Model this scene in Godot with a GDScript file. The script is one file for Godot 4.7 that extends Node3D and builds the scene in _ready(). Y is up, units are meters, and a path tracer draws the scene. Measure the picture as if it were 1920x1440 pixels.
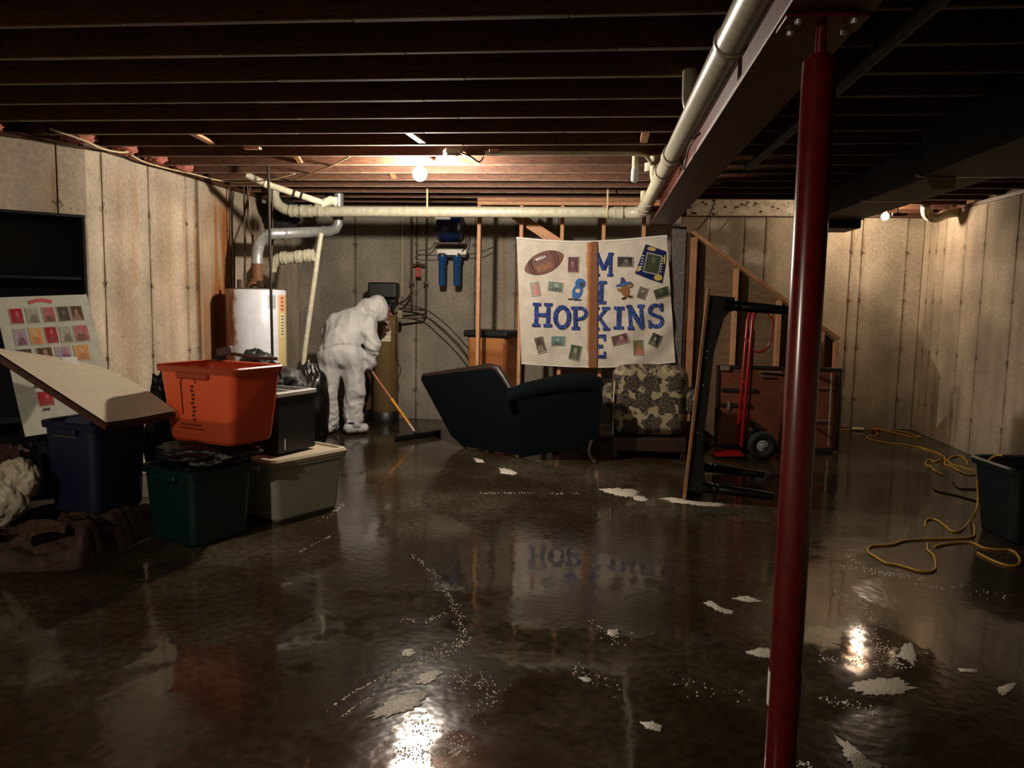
extends Node3D
# A flooded house basement: bare bulbs, open joists, wet concrete, a person in white coveralls.

class MB:
	var v := PackedVector3Array()
	var n := PackedVector3Array()
	var uv := PackedVector2Array()
	var idx := PackedInt32Array()
	var uo := Vector2.ZERO
	func vert(p: Vector3, nn: Vector3, t: Vector2 = Vector2.ZERO) -> int:
		v.append(p); n.append(nn); uv.append(t); return v.size() - 1
	func tri(a: int, b: int, c: int) -> void:
		var g := (v[b] - v[a]).cross(v[c] - v[a])
		if g.dot(n[a] + n[b] + n[c]) > 0.0:
			idx.append(a); idx.append(c); idx.append(b)
		else:
			idx.append(a); idx.append(b); idx.append(c)
	func quad(a: int, b: int, c: int, d: int) -> void:
		tri(a, b, c); tri(a, c, d)
	func flat4(a: Vector3, b: Vector3, c: Vector3, d: Vector3, nn: Vector3, t0 := Vector2(0, 0), t1 := Vector2(1, 1)) -> MB:
		quad(vert(a, nn, t0), vert(b, nn, Vector2(t1.x, t0.y)), vert(c, nn, t1), vert(d, nn, Vector2(t0.x, t1.y)))
		return self
	func _bi(sg: Array, a: int) -> int:
		var u := (a + 1) % 3
		var w := (a + 2) % 3
		return a * 8 + (4 if sg[a] > 0 else 0) + (2 if sg[u] > 0 else 0) + (1 if sg[w] > 0 else 0)
	func box(c: Vector3, s: Vector3, b := Basis(), bev := 0.004) -> MB:
		var h := s * 0.5
		bev = minf(bev, minf(h.x, minf(h.y, h.z)) * 0.45)
		var base := v.size()
		uo += Vector2(0.37, 0.13)
		for a in 3:
			var u := (a + 1) % 3
			var w := (a + 2) % 3
			for k in 8:
				var p := Vector3()
				p[a] = h[a] * (1.0 if k & 4 else -1.0)
				p[u] = (h[u] - bev) * (1.0 if k & 2 else -1.0)
				p[w] = (h[w] - bev) * (1.0 if k & 1 else -1.0)
				var nn := Vector3(); nn[a] = 1.0 if k & 4 else -1.0
				var t := Vector2(p[u], p[w]) if h[u] >= h[w] else Vector2(p[w], p[u])
				vert(c + b * p, b * nn, t + uo)
		for a in 3:
			for f in 2:
				var q := base + a * 8 + f * 4
				quad(q, q + 1, q + 3, q + 2)
		if bev > 0.0:
			for a in 3:
				var e := (a + 1) % 3
				var g := (a + 2) % 3
				for k in 4:
					var s1 := [0, 0, 0]; s1[a] = 1 if k & 1 else -1; s1[e] = 1 if k & 2 else -1; s1[g] = 1
					var s2 := s1.duplicate(); s2[g] = -1
					quad(base + _bi(s1, a), base + _bi(s1, e), base + _bi(s2, e), base + _bi(s2, a))
			for k in 8:
				var sg := [1 if k & 1 else -1, 1 if k & 2 else -1, 1 if k & 4 else -1]
				tri(base + _bi(sg, 0), base + _bi(sg, 1), base + _bi(sg, 2))
		return self
	# a bar of rectangular section from p to q; w across, h along "up"
	func bar(p: Vector3, q: Vector3, w: float, h: float, up := Vector3.UP, bev := 0.003) -> MB:
		var d := (q - p)
		var x := d.normalized()
		var z := x.cross(up).normalized()
		var y := z.cross(x)
		return box((p + q) * 0.5, Vector3(d.length(), h, w), Basis(x, y, z), bev)
	func tube(pts: Array, r, sides := 10, caps := true) -> MB:
		var m := pts.size()
		var t0: Vector3 = (pts[1] - pts[0]).normalized()
		var nx := t0.cross(Vector3.UP if absf(t0.y) < 0.9 else Vector3.RIGHT).normalized()
		var prev := -1
		var len := 0.0
		var first := -1
		for i in m:
			var d: Vector3
			if i == 0: d = pts[1] - pts[0]
			elif i == m - 1: d = pts[m - 1] - pts[m - 2]
			else: d = (pts[i + 1] - pts[i]).normalized() + (pts[i] - pts[i - 1]).normalized()
			d = d.normalized()
			nx = (nx - d * nx.dot(d)).normalized()
			var ny := d.cross(nx)
			var rr: float = r if not (r is Array) else r[i]
			if i > 0: len += (pts[i] - pts[i - 1]).length()
			var st := v.size()
			for k in sides + 1:
				var a := TAU * k / sides
				var o := nx * cos(a) + ny * sin(a)
				vert(pts[i] + o * rr, o, Vector2(len, float(k) / sides * 0.3))
			if prev >= 0:
				for k in sides: quad(prev + k, prev + k + 1, st + k + 1, st + k)
			else: first = st
			prev = st
			if caps and (i == 0 or i == m - 1):
				var nn := -d if i == 0 else d
				var cc := vert(pts[i], nn)
				var c0 := v.size()
				for k in sides + 1: vert(v[st + k], nn)
				for k in sides: tri(cc, c0 + k, c0 + k + 1)
		return self
	func lathe(prof: Array, xf: Transform3D, sides := 20) -> MB:
		var m := prof.size()
		var ns := []
		for i in m - 1:
			var d: Vector2 = prof[i + 1] - prof[i]
			ns.append(Vector2(d.y, -d.x).normalized())
		for i in m - 1:
			var n0: Vector2 = ns[i]
			var n1: Vector2 = ns[i]
			if i > 0 and ns[i - 1].dot(ns[i]) > 0.7: n0 = (ns[i - 1] + ns[i]).normalized()
			if i < m - 2 and ns[i + 1].dot(ns[i]) > 0.7: n1 = (ns[i + 1] + ns[i]).normalized()
			var st := v.size()
			for j in 2:
				var p: Vector2 = prof[i + j]
				var q := n0 if j == 0 else n1
				for k in sides + 1:
					var a := TAU * k / sides
					var rad := Vector3(cos(a), 0, sin(a))
					vert(xf * (rad * p.x + Vector3.UP * p.y), (xf.basis * (rad * q.x + Vector3.UP * q.y)).normalized(), Vector2(float(k) / sides, p.y))
			for k in sides: quad(st + k, st + k + 1, st + sides + 2 + k, st + sides + 1 + k)
		return self
	# rounded box with soft edges; puff swells the faces like a cushion
	func rbox(c: Vector3, s: Vector3, r: float, b := Basis(), puff := 0.0, wob := 0.0) -> MB:
		var h := s * 0.5
		r = minf(r, minf(h.x, minf(h.y, h.z)) * 0.98)
		var f := [0.0, 0.12, 0.3, 0.6, 1.0]
		var ax := []
		for a in 3:
			var l := []
			for q in f: l.append(-h[a] + r * q)
			for q in 5: l.append(lerpf(-h[a] + r, h[a] - r, (q + 1) / 6.0))
			for q in range(4, -1, -1): l.append(h[a] - r * f[q])
			ax.append(l)
		var m: int = ax[0].size()
		for a in 3:
			var u := (a + 1) % 3
			var w := (a + 2) % 3
			for sg in [-1.0, 1.0]:
				var st := v.size()
				for i in m:
					for j in m:
						var p := Vector3()
						p[a] = sg * h[a]; p[u] = ax[u][i]; p[w] = ax[w][j]
						var inn := p.clamp(-(h - Vector3.ONE * r), h - Vector3.ONE * r)
						var d := (p - inn).normalized()
						var o := inn + d * r
						var k := (1.0 - pow(p[u] / h[u], 2.0)) * (1.0 - pow(p[w] / h[w], 2.0))
						o[a] += sg * puff * k
						if wob > 0.0:
							var e := c + o
							o += d * wob * (sin(e.x * 23.0 + e.y * 17.0) + sin(e.y * 29.0 - e.z * 21.0) + sin(e.z * 31.0 + e.x * 11.0)) * 0.4
						vert(c + b * o, b * d, Vector2(p[u], p[w]))
				for i in m - 1:
					for j in m - 1:
						var q := st + i * m + j
						quad(q, q + 1, q + m + 1, q + m)
		return self
	# a 2D outline given depth d along local z
	func prism(poly: PackedVector2Array, d: float, xf := Transform3D()) -> MB:
		var t := Geometry2D.triangulate_polygon(poly)
		for sg in [-1.0, 1.0]:
			var st := v.size()
			for p in poly: vert(xf * Vector3(p.x, p.y, sg * d * 0.5), (xf.basis * Vector3(0, 0, sg)).normalized(), p)
			for i in range(0, t.size(), 3): tri(st + t[i], st + t[i + 1], st + t[i + 2])
		var cw := 1.0 if Geometry2D.is_polygon_clockwise(poly) else -1.0
		for i in poly.size():
			var a := poly[i]
			var b := poly[(i + 1) % poly.size()]
			var e := (b - a).normalized()
			var nn := (xf.basis * Vector3(-e.y * cw, e.x * cw, 0)).normalized()
			quad(vert(xf * Vector3(a.x, a.y, -d * 0.5), nn, Vector2(0, 0)), vert(xf * Vector3(b.x, b.y, -d * 0.5), nn, Vector2((b - a).length(), 0)), vert(xf * Vector3(b.x, b.y, d * 0.5), nn, Vector2((b - a).length(), d)), vert(xf * Vector3(a.x, a.y, d * 0.5), nn, Vector2(0, d)))
		return self
	# a sheet of thickness th over a grid of points (rows of equal length)
	func sheet(rows: Array, th: float) -> MB:
		var m := rows.size()
		var k: int = rows[0].size()
		var nn := []
		for i in m:
			for j in k:
				var du: Vector3 = rows[mini(i + 1, m - 1)][j] - rows[maxi(i - 1, 0)][j]
				var dv: Vector3 = rows[i][mini(j + 1, k - 1)] - rows[i][maxi(j - 1, 0)]
				nn.append(du.cross(dv).normalized())
		for s in [1.0, -1.0]:
			var st := v.size()
			for i in m:
				for j in k: vert(rows[i][j] + nn[i * k + j] * th * 0.5 * s, nn[i * k + j] * s, Vector2(float(j) / (k - 1), float(i) / (m - 1)))
			for i in m - 1:
				for j in k - 1:
					var q := st + i * k + j
					quad(q, q + 1, q + k + 1, q + k)
		return self
	func sheet_rim(rows: Array, th: float) -> MB:
		var m := rows.size()
		var k: int = rows[0].size()
		var ring := []
		for j in k: ring.append([0, j])
		for i in range(1, m): ring.append([i, k - 1])
		for j in range(k - 2, -1, -1): ring.append([m - 1, j])
		for i in range(m - 2, 0, -1): ring.append([i, 0])
		var ctr := Vector3()
		for q in ring: ctr += rows[q[0]][q[1]]
		ctr /= ring.size()
		for e in ring.size():
			var a: Array = ring[e]
			var b: Array = ring[(e + 1) % ring.size()]
			var pa: Vector3 = rows[a[0]][a[1]]
			var pb: Vector3 = rows[b[0]][b[1]]
			var i := mini(a[0], m - 2)
			var j := mini(a[1], k - 2)
			var up: Vector3 = (rows[i + 1][j] - rows[i][j]).cross(rows[i][j + 1] - rows[i][j]).normalized()
			var o := (pb - pa).cross(up).normalized()
			if o.dot((pa + pb) * 0.5 - ctr) < 0.0: o = -o
			quad(vert(pa + up * th * 0.5, o), vert(pb + up * th * 0.5, o, Vector2(0.1, 0)), vert(pb - up * th * 0.5, o, Vector2(0.1, th)), vert(pa - up * th * 0.5, o, Vector2(0, th)))
		return self
	# bands between closed rings of equal count
	func loft(rings: Array, sm := false) -> MB:
		var k: int = rings[0].size()
		var len := 0.0
		for i in rings.size() - 1:
			var st := v.size()
			for j in 2:
				for e in k + 1:
					var q := e % k
					var p: Vector3 = rings[i + j][q]
					var t: Vector3 = rings[i + j][(q + 1) % k] - rings[i + j][(q + k - 1) % k]
					var d: Vector3 = rings[i + 1][q] - rings[i][q]
					if sm: d = rings[mini(i + j + 1, rings.size() - 1)][q] - rings[maxi(i + j - 1, 0)][q]
					if t.length() < 1e-6: t = rings[i + 1 - j][(q + 1) % k] - rings[i + 1 - j][(q + k - 1) % k]
					vert(p, d.cross(t).normalized(), Vector2(float(e) / k, len + (d.length() if j == 1 else 0.0)))
			len += (rings[i + 1][0] - rings[i][0]).length()
			for e in k: quad(st + e, st + e + 1, st + k + 2 + e, st + k + 1 + e)
		return self
	static func rr(lx: float, lz: float, r: float, y: float, c := Vector3.ZERO) -> Array:
		var l := []
		for q in 4:
			var sx := [1.0, -1.0, -1.0, 1.0]
			var sz := [1.0, 1.0, -1.0, -1.0]
			for e in 5:
				var a := (q + e / 4.0) * PI * 0.5
				l.append(c + Vector3(sx[q] * (lx * 0.5 - r) + cos(a) * r, y, sz[q] * (lz * 0.5 - r) + sin(a) * r))
		return l
	# a crumpled rounded lump
	func blob(c: Vector3, rad: Vector3, f: FastNoiseLite, amp: float, floor_y := -99.0, su := 40, sv := 24, crease := 0.0) -> MB:
		var g := []
		for i in sv + 1:
			var row := []
			for j in su + 1:
				var th := PI * i / sv
				var ph := TAU * (j % su) / su
				var d := Vector3(sin(th) * cos(ph), cos(th), sin(th) * sin(ph))
				var k := 1.0 + amp * f.get_noise_3dv(d * 40.0) - crease * absf(f.get_noise_3dv(d * Vector3(95, 26, 95) + Vector3(50, 0, 0)))
				var p := c + d * rad * k
				p.y = maxf(p.y, floor_y + 0.001 * (1.0 + d.y))
				row.append(p)
			g.append(row)
		var st := v.size()
		for i in sv + 1:
			for j in su + 1:
				var du: Vector3 = g[i][(j + 1) % su] - g[i][(j + su - 1) % su]
				var dv: Vector3 = g[mini(i + 1, sv)][j] - g[maxi(i - 1, 0)][j]
				var nn := du.cross(dv)
				if nn.length() < 1e-9: nn = g[i][j] - c
				nn = nn.normalized()
				if nn.dot(g[i][j] - c) < 0.0: nn = -nn
				vert(g[i][j], nn, Vector2(float(j) / su * 2.0, float(i) / sv))
		for i in sv:
			for j in su:
				var q := st + i * (su + 1) + j
				quad(q, q + 1, q + su + 2, q + su + 1)
		return self
	func mesh() -> ArrayMesh:
		var a := []
		a.resize(Mesh.ARRAY_MAX)
		a[Mesh.ARRAY_VERTEX] = v; a[Mesh.ARRAY_NORMAL] = n; a[Mesh.ARRAY_TEX_UV] = uv; a[Mesh.ARRAY_INDEX] = idx
		var am := ArrayMesh.new()
		am.add_surface_from_arrays(Mesh.PRIMITIVE_TRIANGLES, a)
		return am

# --- field meshing: tapered capsules joined smoothly, drawn as surface nets
static func cap_d(p: Vector3, a: Vector3, b: Vector3, ra: float, rb: float) -> float:
	var ab := b - a
	var t := clampf((p - a).dot(ab) / maxf(ab.length_squared(), 1e-9), 0.0, 1.0)
	return p.distance_to(a + ab * t) - lerpf(ra, rb, t)

func field_mesh(mb: MB, bones: Array, cell: float, k: float, fold = null) -> void:
	var lo := Vector3.ONE * 1e9
	var hi := -lo
	for e in bones:
		for q in 2:
			var r: Vector3 = Vector3.ONE * (e[2 + q] + 0.03)
			lo = lo.min(e[q] - r); hi = hi.max(e[q] + r)
	var dim := Vector3i(((hi - lo) / cell).ceil()) + Vector3i(3, 3, 3)
	var sy := dim.x
	var sz := dim.x * dim.y
	var f := PackedFloat32Array()
	f.resize(sz * dim.z)
	f.fill(1.0)
	var mg := cell * 2.0 + k
	for e in bones:
		var a: Vector3 = e[0]
		var b: Vector3 = e[1]
		var mr := maxf(e[2], e[3]) + mg
		var p0 := Vector3i(((a.min(b) - Vector3.ONE * mr - lo) / cell).floor()).clamp(Vector3i.ZERO, dim - Vector3i.ONE)
		var p1 := Vector3i(((a.max(b) + Vector3.ONE * mr - lo) / cell).ceil()).clamp(Vector3i.ZERO, dim - Vector3i.ONE)
		for z in range(p0.z, p1.z + 1):
			for y in range(p0.y, p1.y + 1):
				for x in range(p0.x, p1.x + 1):
					var p := lo + Vector3(x, y, z) * cell
					var d := cap_d(p, a, b, e[2], e[3])
					if d > mg: continue
					var i := x + y * sy + z * sz
					var g := f[i]
					var h := maxf(k - absf(g - d), 0.0) / k
					f[i] = minf(g, d) - h * h * k * 0.25
	if fold != null:
		for z in dim.z:
			for y in dim.y:
				for x in dim.x:
					var i := x + y * sy + z * sz
					if absf(f[i]) < 0.05: f[i] += fold.call(lo + Vector3(x, y, z) * cell)
	var vid := {}
	var offs := [0, 1, sy, sy + 1, sz, sz + 1, sz + sy, sz + sy + 1]
	var edges := [[0, 1], [2, 3], [4, 5], [6, 7], [0, 2], [1, 3], [4, 6], [5, 7], [0, 4], [1, 5], [2, 6], [3, 7]]
	for z in dim.z - 1:
		for y in dim.y - 1:
			for x in dim.x - 1:
				var i := x + y * sy + z * sz
				var neg := 0
				for o in 8:
					if f[i + offs[o]] < 0.0: neg += 1
				if neg == 0 or neg == 8: continue
				var s := Vector3()
				var c := 0
				for e in edges:
					var fa := f[i + offs[e[0]]]
					var fb := f[i + offs[e[1]]]
					if (fa < 0.0) == (fb < 0.0): continue
					var t := fa / (fa - fb)
					var ca := Vector3(e[0] & 1, (e[0] >> 1) & 1, e[0] >> 2)
					var cb := Vector3(e[1] & 1, (e[1] >> 1) & 1, e[1] >> 2)
					s += ca.lerp(cb, t); c += 1
				var gr := Vector3(f[i + 1] - f[i] + f[i + offs[7]] - f[i + offs[6]], f[i + sy] - f[i] + f[i + offs[7]] - f[i + offs[5]], f[i + sz] - f[i] + f[i + offs[7]] - f[i + offs[3]])
				vid[i] = mb.vert(lo + (Vector3(x, y, z) + s / c) * cell, gr.normalized())
	for i in vid:
		for ax in 3:
			var st: int = [1, sy, sz][ax]
			if i + st >= f.size(): continue
			if (f[i] < 0.0) == (f[i + st] < 0.0): continue
			var u: int = [sy, sz, 1][ax]
			var w: int = [sz, 1, sy][ax]
			if vid.has(i - u) and vid.has(i - w) and vid.has(i - u - w):
				mb.quad(vid[i], vid[i - u], vid[i - u - w], vid[i - w])

# --- scene helpers
var used := {}
func numbered(called: String) -> String:
	if not used.has(called):
		used[called] = 0
		return called
	used[called] += 1
	return "%s_%03d" % [called, used[called]]
func obj(called: String, mb: MB, m: Material, parent: Node3D = self) -> MeshInstance3D:
	var o := MeshInstance3D.new()
	o.mesh = mb.mesh()
	o.material_override = m
	o.cast_shadow = GeometryInstance3D.SHADOW_CASTING_SETTING_ON
	o.name = numbered(called) if parent == self else called
	parent.add_child(o, true)
	return o
# the same for a shape laid out in room coordinates
func objw(called: String, mb: MB, m: Material, parent: Node3D = self) -> MeshInstance3D:
	var o := obj(called, mb, m, parent)
	o.global_transform = Transform3D()
	return o
func tag(o: Node3D, label: String, category: String, group := "", kind := "") -> Node3D:
	o.set_meta("label", label)
	o.set_meta("category", category)
	if group: o.set_meta("group", group)
	if kind: o.set_meta("kind", kind)
	return o
func thing(called: String, label: String, category: String, at := Vector3.ZERO, turn := 0.0, group := "") -> Node3D:
	var o := Node3D.new()
	o.name = numbered(called)
	add_child(o)
	o.position = at
	o.rotation.y = turn
	return tag(o, label, category, group)
func struct(o: Node3D, label := "") -> Node3D:
	o.set_meta("kind", "structure")
	if label: o.set_meta("label", label)
	return o
func mat(c: Color, rough := 0.6, metal := 0.0, spec := 0.5) -> StandardMaterial3D:
	var m := StandardMaterial3D.new()
	m.albedo_color = c
	m.roughness = rough
	m.metallic = metal
	m.metallic_specular = spec
	return m
func noise(freq: float, seed_: int, oct := 4) -> FastNoiseLite:
	var f := FastNoiseLite.new()
	f.noise_type = FastNoiseLite.TYPE_SIMPLEX_SMOOTH
	f.frequency = freq
	f.seed = seed_
	f.fractal_octaves = oct
	return f
func tex(im: Image) -> ImageTexture:
	im.generate_mipmaps()
	return ImageTexture.create_from_image(im)
func grime(m: StandardMaterial3D, scale: float, lo: float, seed_: int) -> StandardMaterial3D:
	# fine tone variation multiplied over a plain colour
	var f := noise(0.03, seed_, 5)
	var im := Image.create(256, 256, false, Image.FORMAT_RGB8)
	for y in 256:
		for x in 256:
			var k := lerpf(lo, 1.0, clampf(0.5 + 0.8 * f.get_noise_2d(x, y), 0, 1))
			im.set_pixel(x, y, Color(k, k, k))
	m.albedo_texture = tex(im)
	m.uv1_triplanar = true
	m.uv1_scale = Vector3.ONE * scale
	return m
func wood_tex(base: Color, dark: Color, seed_: int, knots := true) -> ImageTexture:
	var im := Image.create(512, 128, false, Image.FORMAT_RGB8)
	var f := noise(0.02, seed_, 4)
	var g := noise(0.006, seed_ + 7, 3)
	for y in 128:
		for x in 512:
			var w := g.get_noise_2d(x, y * 2.0) * 26.0
			var k := 0.5 + 0.5 * sin((y + w) * 0.55 + f.get_noise_2d(x * 0.15, y * 3.0) * 3.0)
			k = k * 0.45 + 0.35 * (0.5 + f.get_noise_2d(x * 0.2, y * 4.0)) + 0.3 * (0.5 + g.get_noise_2d(x * 1.3, y + 300))
			im.set_pixel(x, y, base.lerp(dark, clampf(k, 0, 1)))
	if knots:
		var rng := RandomNumberGenerator.new()
		rng.seed = seed_
		for q in 5:
			var cx := rng.randi_range(10, 500)
			var cy := rng.randi_range(8, 120)
			for dy in range(-5, 6):
				for dx in range(-8, 9):
					var r := Vector2(dx / 8.0, dy / 5.0).length()
					if r < 1.0 and cy + dy < 128 and cx + dx < 512 and cy + dy >= 0 and cx + dx >= 0:
						im.set_pixel(cx + dx, cy + dy, im.get_pixel(cx + dx, cy + dy).lerp(dark * 0.6, 1.0 - r))
	return tex(im)
func tmat(t: Texture2D, rough := 0.7, scale := Vector3.ONE) -> StandardMaterial3D:
	var m := mat(Color.WHITE, rough)
	m.albedo_texture = t
	m.uv1_scale = scale
	return m
func V(x: float, y: float, z: float) -> Vector3: return Vector3(x, y, z)
func arc(c: Vector3, a: Vector3, b: Vector3, r: float, steps := 6) -> Array:
	# quarter bend about c: from c - b*r ... leaves along b; helper for elbows: points c + r*(a cos + b sin)
	var l := []
	for i in steps + 1:
		var t := PI * 0.5 * i / steps
		l.append(c + (a * cos(t) + b * sin(t)) * r)
	return l
func smooth(pts: Array, step := 0.03) -> Array:
	var cv := Curve3D.new()
	cv.bake_interval = step
	for i in pts.size():
		var t := Vector3()
		if i > 0 and i < pts.size() - 1: t = (pts[i + 1] - pts[i - 1]) / 5.0
		cv.add_point(pts[i], -t, t)
	return Array(cv.get_baked_points())
const CORD_A = [Vector3(2.749, 0.006, -9.559), Vector3(2.945, 0.006, -9.557), Vector3(3.263, 0.006, -9.674), Vector3(3.456, 0.006, -9.580), Vector3(3.520, 0.006, -9.375), Vector3(3.537, 0.006, -9.169), Vector3(3.430, 0.006, -9.203), Vector3(3.332, 0.006, -9.464), Vector3(3.231, 0.006, -9.575), Vector3(3.064, 0.006, -9.190), Vector3(2.964, 0.006, -9.126), Vector3(2.909, 0.006, -8.912), Vector3(3.049, 0.006, -8.711), Vector3(3.211, 0.006, -8.597), Vector3(3.311, 0.006, -8.371), Vector3(3.326, 0.006, -8.077), Vector3(3.250, 0.006, -7.815), Vector3(3.167, 0.006, -7.623), Vector3(3.202, 0.006, -7.574), Vector3(3.173, 0.006, -7.298), Vector3(3.223, 0.006, -7.195), Vector3(3.309, 0.006, -7.377), Vector3(3.270, 0.006, -7.504), Vector3(3.254, 0.006, -7.757), Vector3(3.399, 0.006, -8.029), Vector3(3.502, 0.006, -8.081), Vector3(3.452, 0.006, -7.856), Vector3(3.383, 0.006, -7.666)]
const CORD_B = [Vector3(3.240, 0.006, -7.903), Vector3(3.121, 0.006, -7.730), Vector3(3.122, 0.006, -7.849), Vector3(3.036, 0.006, -7.713), Vector3(2.983, 0.006, -7.558), Vector3(3.008, 0.006, -7.524), Vector3(2.956, 0.006, -7.308), Vector3(2.958, 0.006, -7.154)]
const CORD_F = [Vector3(2.682, 0.006, -6.632), Vector3(2.664, 0.006, -6.500), Vector3(2.714, 0.006, -6.426), Vector3(2.768, 0.006, -6.355), Vector3(2.833, 0.006, -6.212)]
const CORD_G = [Vector3(2.950, 0.006, -6.909), Vector3(2.894, 0.006, -6.716), Vector3(2.891, 0.006, -6.628), Vector3(3.005, 0.006, -6.627), Vector3(3.036, 0.006, -6.528)]
const CORD_C = [Vector3(2.545, 0.517, -5.300), Vector3(2.521, 0.500, -5.360), Vector3(2.514, 0.420, -5.450), Vector3(2.501, 0.316, -5.500), Vector3(2.509, 0.206, -5.500), Vector3(2.483, 0.124, -5.450), Vector3(2.518, 0.006, -5.604), Vector3(2.361, 0.006, -5.367), Vector3(2.290, 0.006, -5.326), Vector3(2.295, 0.006, -5.443), Vector3(2.302, 0.006, -5.591), Vector3(2.262, 0.006, -5.616), Vector3(2.213, 0.006, -5.550), Vector3(2.159, 0.006, -5.419)]
const CORD_D = [Vector3(2.502, 0.006, -5.509), Vector3(2.424, 0.006, -5.321), Vector3(2.357, 0.006, -5.212), Vector3(2.203, 0.006, -5.151), Vector3(1.937, 0.006, -5.078), Vector3(1.791, 0.006, -4.958), Vector3(1.691, 0.006, -4.923), Vector3(1.638, 0.006, -4.882), Vector3(1.598, 0.006, -4.778), Vector3(1.611, 0.006, -4.698), Vector3(1.632, 0.006, -4.594), Vector3(1.683, 0.006, -4.565), Vector3(1.727, 0.006, -4.519), Vector3(1.780, 0.006, -4.466), Vector3(1.852, 0.006, -4.498), Vector3(1.905, 0.006, -4.602), Vector3(1.962, 0.006, -4.780), Vector3(1.972, 0.006, -4.889), Vector3(2.027, 0.006, -5.023)]
const CORD_E = [Vector3(2.040, 0.006, -4.962), Vector3(2.161, 0.006, -5.046), Vector3(2.296, 0.006, -5.087), Vector3(2.331, 0.006, -4.987), Vector3(2.399, 0.006, -4.961), Vector3(2.470, 0.006, -4.961), Vector3(2.466, 0.006, -4.865), Vector3(2.405, 0.006, -4.718), Vector3(2.329, 0.006, -4.651), Vector3(2.273, 0.006, -4.718), Vector3(2.247, 0.006, -4.875)]
var FOAM := [PackedVector2Array([Vector2(0.013, -6.074), Vector2(0.128, -6.131), Vector2(0.291, -6.126), Vector2(0.310, -5.992), Vector2(0.242, -5.880), Vector2(0.156, -5.913), Vector2(0.086, -5.984)]),
	PackedVector2Array([Vector2(0.267, -5.917), Vector2(0.342, -5.915), Vector2(0.380, -5.825), Vector2(0.334, -5.754), Vector2(0.279, -5.806)]),
	PackedVector2Array([Vector2(0.828, -2.654), Vector2(0.857, -2.635), Vector2(0.876, -2.574), Vector2(0.885, -2.536), Vector2(0.938, -2.499), Vector2(0.889, -2.472), Vector2(0.825, -2.471), Vector2(0.823, -2.542)]),
	PackedVector2Array([Vector2(0.972, -3.030), Vector2(1.051, -3.098), Vector2(1.122, -3.131), Vector2(1.202, -3.134), Vector2(1.222, -3.067), Vector2(1.161, -3.016), Vector2(1.084, -2.989), Vector2(1.020, -2.995)]),
	PackedVector2Array([Vector2(-0.754, -2.562), Vector2(-0.733, -2.658), Vector2(-0.675, -2.737), Vector2(-0.621, -2.761), Vector2(-0.593, -2.725), Vector2(-0.613, -2.645), Vector2(-0.661, -2.605), Vector2(-0.717, -2.564)]),
	PackedVector2Array([Vector2(-0.655, -2.910), Vector2(-0.597, -2.937), Vector2(-0.573, -2.922), Vector2(-0.592, -2.862), Vector2(-0.623, -2.815), Vector2(-0.653, -2.831)]),
	PackedVector2Array([Vector2(0.643, -3.298), Vector2(0.717, -3.345), Vector2(0.766, -3.316), Vector2(0.775, -3.247), Vector2(0.720, -3.249), Vector2(0.668, -3.261)]),
	PackedVector2Array([Vector2(0.528, -3.828), Vector2(0.574, -3.849), Vector2(0.606, -3.772), Vector2(0.662, -3.735), Vector2(0.615, -3.695), Vector2(0.569, -3.753)]),
	PackedVector2Array([Vector2(0.677, -3.908), Vector2(0.756, -3.949), Vector2(0.816, -3.888), Vector2(0.762, -3.865), Vector2(0.714, -3.885)]),
	PackedVector2Array([Vector2(1.258, -3.340), Vector2(1.330, -3.465), Vector2(1.369, -3.482), Vector2(1.333, -3.337), Vector2(1.295, -3.267), Vector2(1.287, -3.315)]),
	PackedVector2Array([Vector2(0.178, -2.659), Vector2(0.213, -2.671), Vector2(0.244, -2.647), Vector2(0.235, -2.615), Vector2(0.196, -2.620)]),
	PackedVector2Array([Vector2(0.476, -5.875), Vector2(0.576, -5.909), Vector2(0.704, -5.837), Vector2(0.891, -5.809), Vector2(0.885, -5.717), Vector2(0.729, -5.719), Vector2(0.553, -5.778)]),
	PackedVector2Array([Vector2(1.539, -3.106), Vector2(1.604, -3.154), Vector2(1.642, -3.168), Vector2(1.586, -3.096), Vector2(1.530, -3.046)]),
	PackedVector2Array([Vector2(-0.841, -6.695), Vector2(-0.746, -6.670), Vector2(-0.652, -6.518), Vector2(-0.698, -6.448), Vector2(-0.792, -6.491)]),
	PackedVector2Array([Vector2(-1.121, -7.084), Vector2(-1.030, -7.028), Vector2(-0.995, -6.892), Vector2(-1.063, -6.902)]),
	PackedVector2Array([Vector2(1.464, -3.264), Vector2(1.535, -3.266), Vector2(1.538, -3.243), Vector2(1.462, -3.236)]),
	PackedVector2Array([Vector2(0.068, -3.427), Vector2(0.110, -3.439), Vector2(0.114, -3.389), Vector2(0.086, -3.362), Vector2(0.063, -3.381)]),
	PackedVector2Array([Vector2(-0.050, -2.965), Vector2(-0.007, -2.962), Vector2(0.008, -2.938), Vector2(-0.024, -2.925)]),
	PackedVector2Array([Vector2(-0.772, -3.093), Vector2(-0.741, -3.113), Vector2(-0.715, -3.076), Vector2(-0.732, -3.039), Vector2(-0.764, -3.044)])]
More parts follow.
